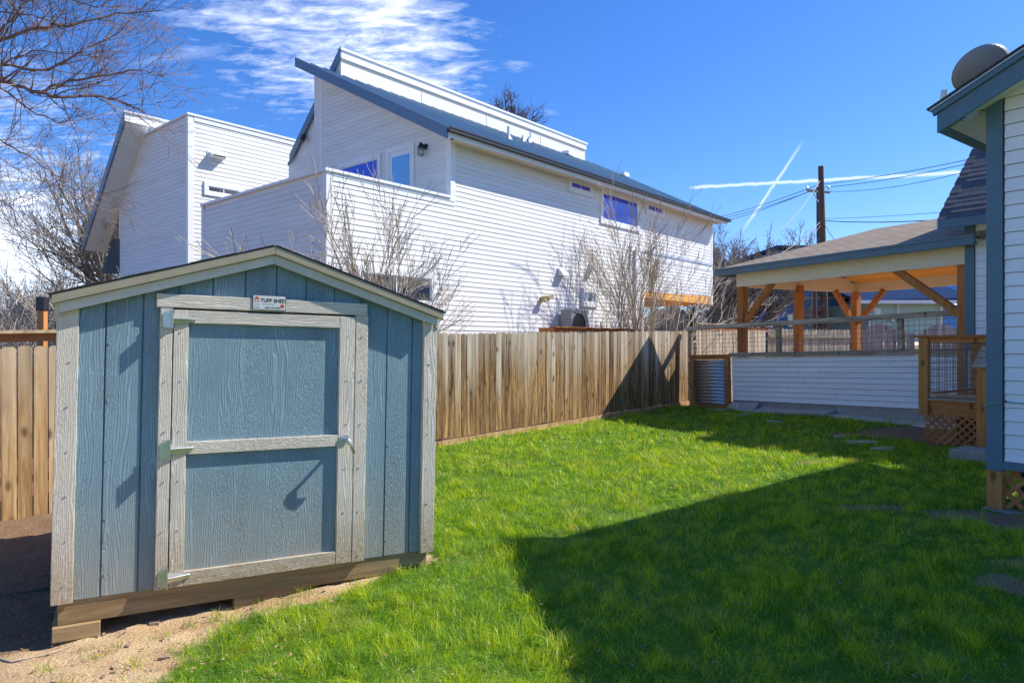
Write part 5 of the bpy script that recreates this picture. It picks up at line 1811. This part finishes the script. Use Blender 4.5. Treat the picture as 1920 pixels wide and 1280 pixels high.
# undergrowth mass behind the left fence
ug = MB()
rr = random.Random(99)
for i in range(330):
    Yd = rr.uniform(17, 30)
    pxx = rr.uniform(-60, 250)
    X = (pxx - CX) / FPX * Yd
    if (X - H.M.translation.x) * math.cos(rad(40.9)) * -1 + (Yd - 12.5) * math.sin(rad(40.9)) < 9.6 and X > -13:
        continue
    d = Vector((rr.uniform(-.5, .5), rr.uniform(-.5, .5), 1)).normalized()
    grow(ug, Vector((X, Yd, .0)), d, rr.uniform(1.0, 1.7), .022, 1, 4, rr, .6, .03, (3, 3, 2), .7, 3, .5, .006)
o = link('thicket', ug.mesh('thicket'), M['bark_tan'])
o['kind'] = 'stuff'
ug = MB()
for i in range(170):
    Yd = rr.uniform(30, 40)
    pxx = rr.uniform(1215, 1400)
    X = (pxx - CX) / FPX * Yd
    d = Vector((rr.uniform(-.5, .5), rr.uniform(-.5, .5), 1)).normalized()
    grow(ug, Vector((X, Yd, .2)), d, rr.uniform(1.0, 1.6), .03, 1, 4, rr, .7, .02, (3, 3, 2), .7, 3, .5, .010)
o = link('thicket', ug.mesh('thicket'), M['bark_grey'])
o['kind'] = 'stuff'


# multi-stemmed shrubs between fence and house
def shrub(label, px, py, v, hgt, n, seed, sp, mt, lv=4, kids=(3, 3, 2), rt=.62, up_=.07):
    x, z = H.at(px, py, v)
    wp = H.M @ Vector((x, v, 0))
    g = .15
    rr = random.Random(seed)
    tb = thing('bare_shrub', label, 'shrub', Matrix.Translation((wp.x, wp.y, g)))
    st, br = MB(), MB()
    st.tube([(0, 0, -.1), (0, 0, .35), (.02, 0, .7)], [.07, .06, .05], 8)
    for k in range(n):
        a = 2 * math.pi * (k + rr.random() * .5) / n
        tilt = sp * rr.uniform(.3, 1.15)
        ex_ = Vector((H.M[0][0], H.M[1][0], 0))
        ey_ = Vector((H.M[0][1], H.M[1][1], 0))
        d = (ex_ * (math.cos(a) * math.sin(tilt)) + ey_ * (math.sin(a) * math.sin(tilt) * .45) + Vector((0, 0, math.cos(tilt)))).normalized()
        grow(br, Vector((0, 0, .3 + .4 * rr.random())), d, hgt * .44 * rr.uniform(.8, 1.15), rr.choice((.026, .034, .05)), 1, lv, rr, .42, up_, kids, rt, 4, .5, .0052)
    part('stem', st, mt, tb, smooth=True)
    part('branches', br, mt, tb)


shrub('wide bare multi-stemmed shrub spreading against the white house wall', 1218, 600, -1.0, 5.4, 15, 5, 1.12, M['bark_tan'], 5, (3, 3, 2, 2), .64, .03)
shrub('smaller bare shrub left of the wide one against the white wall', 1170, 605, -.6, 4.4, 7, 6, .85, M['bark_tan'], 5, (3, 3, 2, 2), .62, .03)
shrub('bare shrub behind the shed roof before the ground floor window', 715, 600, -.9, 3.9, 11, 17, .92, M['bark_tan'], 5, (3, 3, 2, 2), .62, .03)
shrub('small bare shrub tips showing above the shed roof peak', 560, 600, -1.0, 3.3, 6, 18, .6, M['bark_tan'], 3)

# overhanging tree at the upper left
rr = random.Random(4)
ft = thing('bare_tree', 'overhanging bare branches reaching in from the upper left corner', 'tree', Matrix.Translation((-9.0, 8.9, -.2)), TG)
OFF = Vector((-9.0, 8.9, -.2))
tk = MB().tube([(0, 0, -.2), (.1, 0, 2.0), (.3, .0, 3.6), (.5, -.1, 5.2), (.6, -.1, 7)], [.26, .22, .19, .14, .08], 10)
part('trunk', tk, M['bark_dark'], ft, smooth=True)
fb = MB()
limbs = [
    ([(-150, 130), (0, 76), (70, 52), (135, 48), (220, 24), (305, 20)], 8.4, .030),
    ([(-150, 190), (0, 122), (90, 132), (150, 98), (205, 72), (260, 30)], 8.9, .026),
    ([(-150, 210), (0, 152), (60, 172), (115, 182), (190, 180), (240, 196), (272, 212)], 8.2, .034),
    ([(-150, 60), (-40, 20), (60, 28), (130, 52)], 8.6, .022),
    ([(70, 176), (130, 150), (200, 142), (262, 132), (312, 146)], 8.25, .018),
    ([(-150, 350), (0, 262), (50, 290), (105, 330), (172, 354)], 8.8, .018),
    ([(-150, 260), (0, 165), (55, 205), (108, 232), (160, 222)], 8.7, .020),
    ([(-120, -60), (0, -20), (90, -8), (180, 14), (240, 12)], 8.3, .022),
    ([(-120, 60), (-20, -10), (60, 0), (120, -20)], 8.0, .025),
    ([(-150, 320), (-20, 285), (40, 322), (90, 345)], 9.3, .012),
    ([(-90, 110), (0, 60), (40, 10), (90, -30)], 8.5, .020),
    ([(-150, 400), (-40, 360), (10, 378), (25, 388)], 8.6, .010),
    ([(-60, 160), (10, 120), (60, 95), (150, 100), (210, 112)], 9.1, .014),
]
for pts, Yd, r0 in limbs:
    P = [Vector(farpt(a, b_, Yd + .15 * math.sin(i * 1.7))) - OFF for i, (a, b_) in enumerate(pts)]
    if pts[0][0] < -60:
        P = [Vector((.4, -.05, min(max(P[0].z - 1.0, 2.6), 6.5)))] + P
    # smooth a bit by subdividing with jitter
    Q = []
    for a, b_ in zip(P, P[1:]):
        for s_ in range(4):
            q = a.lerp(b_, s_ / 4)
            if s_:
                q += Vector((rr.uniform(-1, 1), rr.uniform(-1, 1), rr.uniform(-1, 1))) * .018
            Q.append(q)
    Q.append(P[-1])
    n = len(Q)
    rs3 = [max(.004, r0 * (1 - .85 * i / n)) for i in range(n)]
    fb.tube(Q, rs3, 6, False)
    for i in range(2, n):
        for _ in range(2 if rr.random() < .65 else 1):
            dd = (Q[i] - Q[i - 1]).normalized()
            perp = Matrix.Rotation(rr.uniform(0, 6.28), 3, dd) @ dd.orthogonal().normalized()
            a = rr.uniform(.45, 1.0)
            nd = (dd * math.cos(a) + perp * math.sin(a) + Vector((0, 0, rr.uniform(-.15, .35)))).normalized()
            grow(fb, Q[i], nd, rr.uniform(.22, .6), max(.004, rs3[i] * .5), 1, 3, rr, .6, .03, (3, 2), .6, 4, .5, .0022)
part('branches', fb, M['bark_red'], ft)

# ------------------------------------------------------------------ grass
rs = np.random.RandomState(5)
zones = [(2.6, 5.0, 9000, .0027), (5.0, 7.5, 6200, .0033), (7.5, 11, 3200, .0048), (11, 17.6, 1500, .0075)]
PX, PY, WD = [], [], []
for y0, y1, dens, wd in zones:
    xl, xr = -3.0 if y1 < 12 else -2.5, min(.98 * y1 + .4, 11)
    n = int((xr - xl) * (y1 - y0) * dens)
    x = rs.uniform(xl, xr, n)
    y = rs.uniform(y0, y1, n)
    keep = (x / y > -.80) & (x / y < .96)
    x, y = x[keep], y[keep]
    m = lawn(x, y)
    thick = .55 + .45 * sst(.3, .6, VN2.fbm(x, y, 7.5, 2))
    keep = rs.rand(len(x)) < m * thick
    x, y = x[keep], y[keep]
    PX.append(x)
    PY.append(y)
    WD.append(np.full(len(x), wd))
# stray tufts in the bare soil
for (cx_, cy_) in [(-2.0 + .9 * math.sin(k * 2.3), 4.1 + .75 * math.cos(k * 3.7)) for k in range(16)] + [(-2.35, 4.05), (-2.15, 4.2), (-2.55, 3.75), (-2.1, 3.8), (-2.3, 3.55), (-1.9, 4.45), (-1.75, 4.7), (-2.05, 4.35), (-1.45, 4.85), (-2.7, 3.5), (-1.15, 5.0), (-2.5, 4.02), (-6.1, 7.0), (-4.4, 7.6), (-3.9, 7.9)]:
    n = 26
    PX.append(cx_ + rs.normal(0, .035, n))
    PY.append(cy_ + rs.normal(0, .03, n))
    WD.append(np.full(n, .003))
PX, PY, WD = np.concatenate(PX), np.concatenate(PY), np.concatenate(WD)
n = len(PX)
clump = VN.fbm(PX, PY, 3.2, 3)
clump2 = VN2.fbm(PX, PY, 8.0, 2)
clump3 = VN.fbm(PX + 9, PY - 4, 11.0, 2)
hgt = (.030 + .050 * sst(.32, .70, clump) * (.4 + .9 * clump2) + .034 * sst(.45, .72, clump3)) * rs.uniform(.5, 1.4, n)
fieldang = VN.fbm(PX + 20, PY, 3.0, 2) * 16 + VN2(PX, PY, 9) * 5
ang = fieldang + rs.normal(0, 1.1, n)
lean = rs.uniform(.3, 1.25, n) * hgt * (0.8 + .5 * VN2(PX, PY + 9, 4.2))
ca, sa = np.cos(ang), np.sin(ang)
PZ = gz(PX, PY) + (1 - lawn(PX, PY)) * 0.0 - .004
fa = rs.uniform(0, 2 * math.pi, n)
wx, wy = np.cos(fa) * WD, np.sin(fa) * WD
V = np.zeros((n, 5, 3), np.float32)
V[:, 0] = np.stack([PX - wx / 2, PY - wy / 2, PZ], -1)
V[:, 1] = np.stack([PX + wx / 2, PY + wy / 2, PZ], -1)
mx, my, mz = PX + ca * lean * .35, PY + sa * lean * .35, PZ + hgt * .58
V[:, 2] = np.stack([mx - wx * .42, my - wy * .42, mz], -1)
V[:, 3] = np.stack([mx + wx * .42, my + wy * .42, mz], -1)
V[:, 4] = np.stack([PX + ca * lean, PY + sa * lean, PZ + hgt * np.clip(1.1 - lean / hgt * .35, .5, 1.1)], -1)
base_i = np.arange(n, dtype=np.int32)[:, None] * 5
tri = np.array([0, 1, 3, 0, 3, 2, 2, 3, 4], np.int32)
fi = (base_i + tri[None, :]).reshape(-1)
gme = bpy.data.meshes.new('grass')
gme.vertices.add(n * 5)
gme.vertices.foreach_set('co', V.reshape(-1))
gme.loops.add(len(fi))
gme.loops.foreach_set('vertex_index', fi)
gme.polygons.add(len(fi) // 3)
gme.polygons.foreach_set('loop_start', np.arange(0, len(fi), 3, dtype=np.int32))
gme.polygons.foreach_set('loop_total', np.full(len(fi) // 3, 3, dtype=np.int32))
gme.polygons.foreach_set('use_smooth', np.ones(len(fi) // 3, dtype=bool))
gme.update(calc_edges=True)
tone = np.clip(rs.normal(.46, .30, n) + (VN.fbm(PX, PY, .9, 2) - .5) * .5 + (clump3 - .5) * 1.1 + (hgt / .06 - .9) * .12, 0, 1)
dry = (rs.rand(n) < .05 + .22 * sst(.58, .75, VN2.fbm(PX, PY + 30, 3.1, 2))).astype(float)
at_ = gme.attributes.new('tone', 'FLOAT', 'POINT')
at_.data.foreach_set('value', np.repeat(tone, 5).astype(np.float32))
at_ = gme.attributes.new('dry', 'FLOAT', 'POINT')
at_.data.foreach_set('value', np.repeat(dry, 5).astype(np.float32))
gmt, t = new_mat('grass_blade')
tn = t.n('ShaderNodeAttribute', attribute_name='tone').outputs['Fac']
dy = t.n('ShaderNodeAttribute', attribute_name='dry').outputs['Fac']
gc_ = t.ramp(tn, [(0.1, (0.075, 0.21, 0.008)), (0.5, (0.24, 0.44, 0.010)), (0.9, (0.54, 0.64, 0.03))])
gc_ = t.mix(dy, gc_, (0.36, 0.30, 0.12))
pb = t.n('ShaderNodeBsdfPrincipled', {'Base Color': gc_, 'Roughness': .38, 'Specular IOR Level': .42})
tl = t.n('ShaderNodeBsdfTranslucent', {'Color': t.mix(1.0, gc_, (1.5, 1.35, .6), 'MULTIPLY')})
ms = t.n('ShaderNodeMixShader', {0: .42, 1: pb.outputs[0], 2: tl.outputs[0]})
t.n('ShaderNodeOutputMaterial', {'Surface': ms.outputs[0]})
gme.materials.append(gmt)
go = bpy.data.objects.new('grass', gme)
COL.objects.link(go)
go['kind'] = 'stuff'
go['label'] = 'short bright green lawn grass with uneven tufts'

# fallen leaves scattered over soil and lawn
lm = MB()
rr = random.Random(77)
cnt = 0
while cnt < 1100:
    if rr.random() < .72:
        x, y = rr.uniform(-4.5, -1.2), rr.uniform(3.2, 8.0)
    else:
        y = rr.uniform(3.2, 14)
        x = rr.uniform(-.6, .75) * y
    sx, sy = shed_xy(x, y)
    if 0 < sx < 2.45 and 0 < sy < 2.45 or (x > 4.4 and y < 8):
        continue
    cnt += 1
    on = float(lawn(np.array([x]), np.array([y]))[0])
    z = gnd(x, y) + .006 + .035 * on
    a, l_ = rr.uniform(0, 6.28), rr.uniform(.008, .020)
    ux, uy = math.cos(a), math.sin(a)
    b = len(lm.v)
    tz = rr.uniform(-.006, .010)
    lm.v += [(x - ux * l_, y - uy * l_, z), (x - uy * l_ * .45, y + ux * l_ * .45, z + tz), (x + ux * l_, y + uy * l_, z + rr.uniform(0, .008)), (x + uy * l_ * .45, y - ux * l_ * .45, z + .003)]
    lm.f.append((b, b + 3, b + 2, b + 1))
o = link('fallen_leaves', lm.mesh('fallen_leaves'), plain('dry_leaf', (.36, .24, .12), .8, .4, 30))
o['kind'] = 'stuff'

# pebbles, wood chips and twigs on the bare soil
pm = MB()
rr = random.Random(12)
cnt = 0
while cnt < 1500:
    if rr.random() < .6:
        x, y = rr.uniform(-6, -1.0), rr.uniform(3.0, 8.5)
    else:
        x, y = rr.uniform(3.0, 7.0), rr.uniform(4.4, 12.5)
    if float(lawn(np.array([x]), np.array([y]))[0]) > .35:
        continue
    cnt += 1
    s_ = rr.uniform(.002, .006) * (3.0 if rr.random() < .04 else 1)
    z = gnd(x, y) + .002
    a = rr.uniform(0, 3.14)
    l_ = s_ * rr.uniform(1, 2.6)
    pm.beam((x - math.cos(a) * l_, y - math.sin(a) * l_, z), (x + math.cos(a) * l_, y + math.sin(a) * l_, z + rr.uniform(-.002, .006)), s_ * 1.3, s_)
o = link('pebbles', pm.mesh('pebbles'), plain('pebble', (.36, .27, .18), .9, .5, 60))
o['kind'] = 'stuff'
for (pts, r0, lab) in ((((-3.05, 3.62), (-2.8, 3.52), (-2.62, 3.5), (-2.5, 3.40)), .011, 'thick pale root lying on the dirt at the lower left corner'),
                       (((-3.05, 3.98), (-2.85, 3.9), (-2.72, 3.98), (-2.62, 4.1)), .006, 'thin curved twig on the dirt in front of the shed corner'),
                       (((-3.9, 5.0), (-3.5, 5.15), (-3.1, 5.35)), .012, 'brown root in the shaded soil left of the shed')):
    P = [(x, y, gnd(x, y) + r0 * .8) for x, y in pts]
    o = link('fallen_twig', MB().tube(P, [r0, r0 * .9, r0 * .7, r0 * .4][:len(P)], 7).mesh('fallen_twig', True), M['bark_tan'] if P[0][1] < 4.5 else M['bark_dark'])
    o['label'], o['category'] = lab, 'twig'
bpy.context.view_layer.update()
print('blades', n, 'objects', len(bpy.data.objects), 'tris', sum(len(o.data.polygons) for o in bpy.data.objects if o.type=='MESH'))
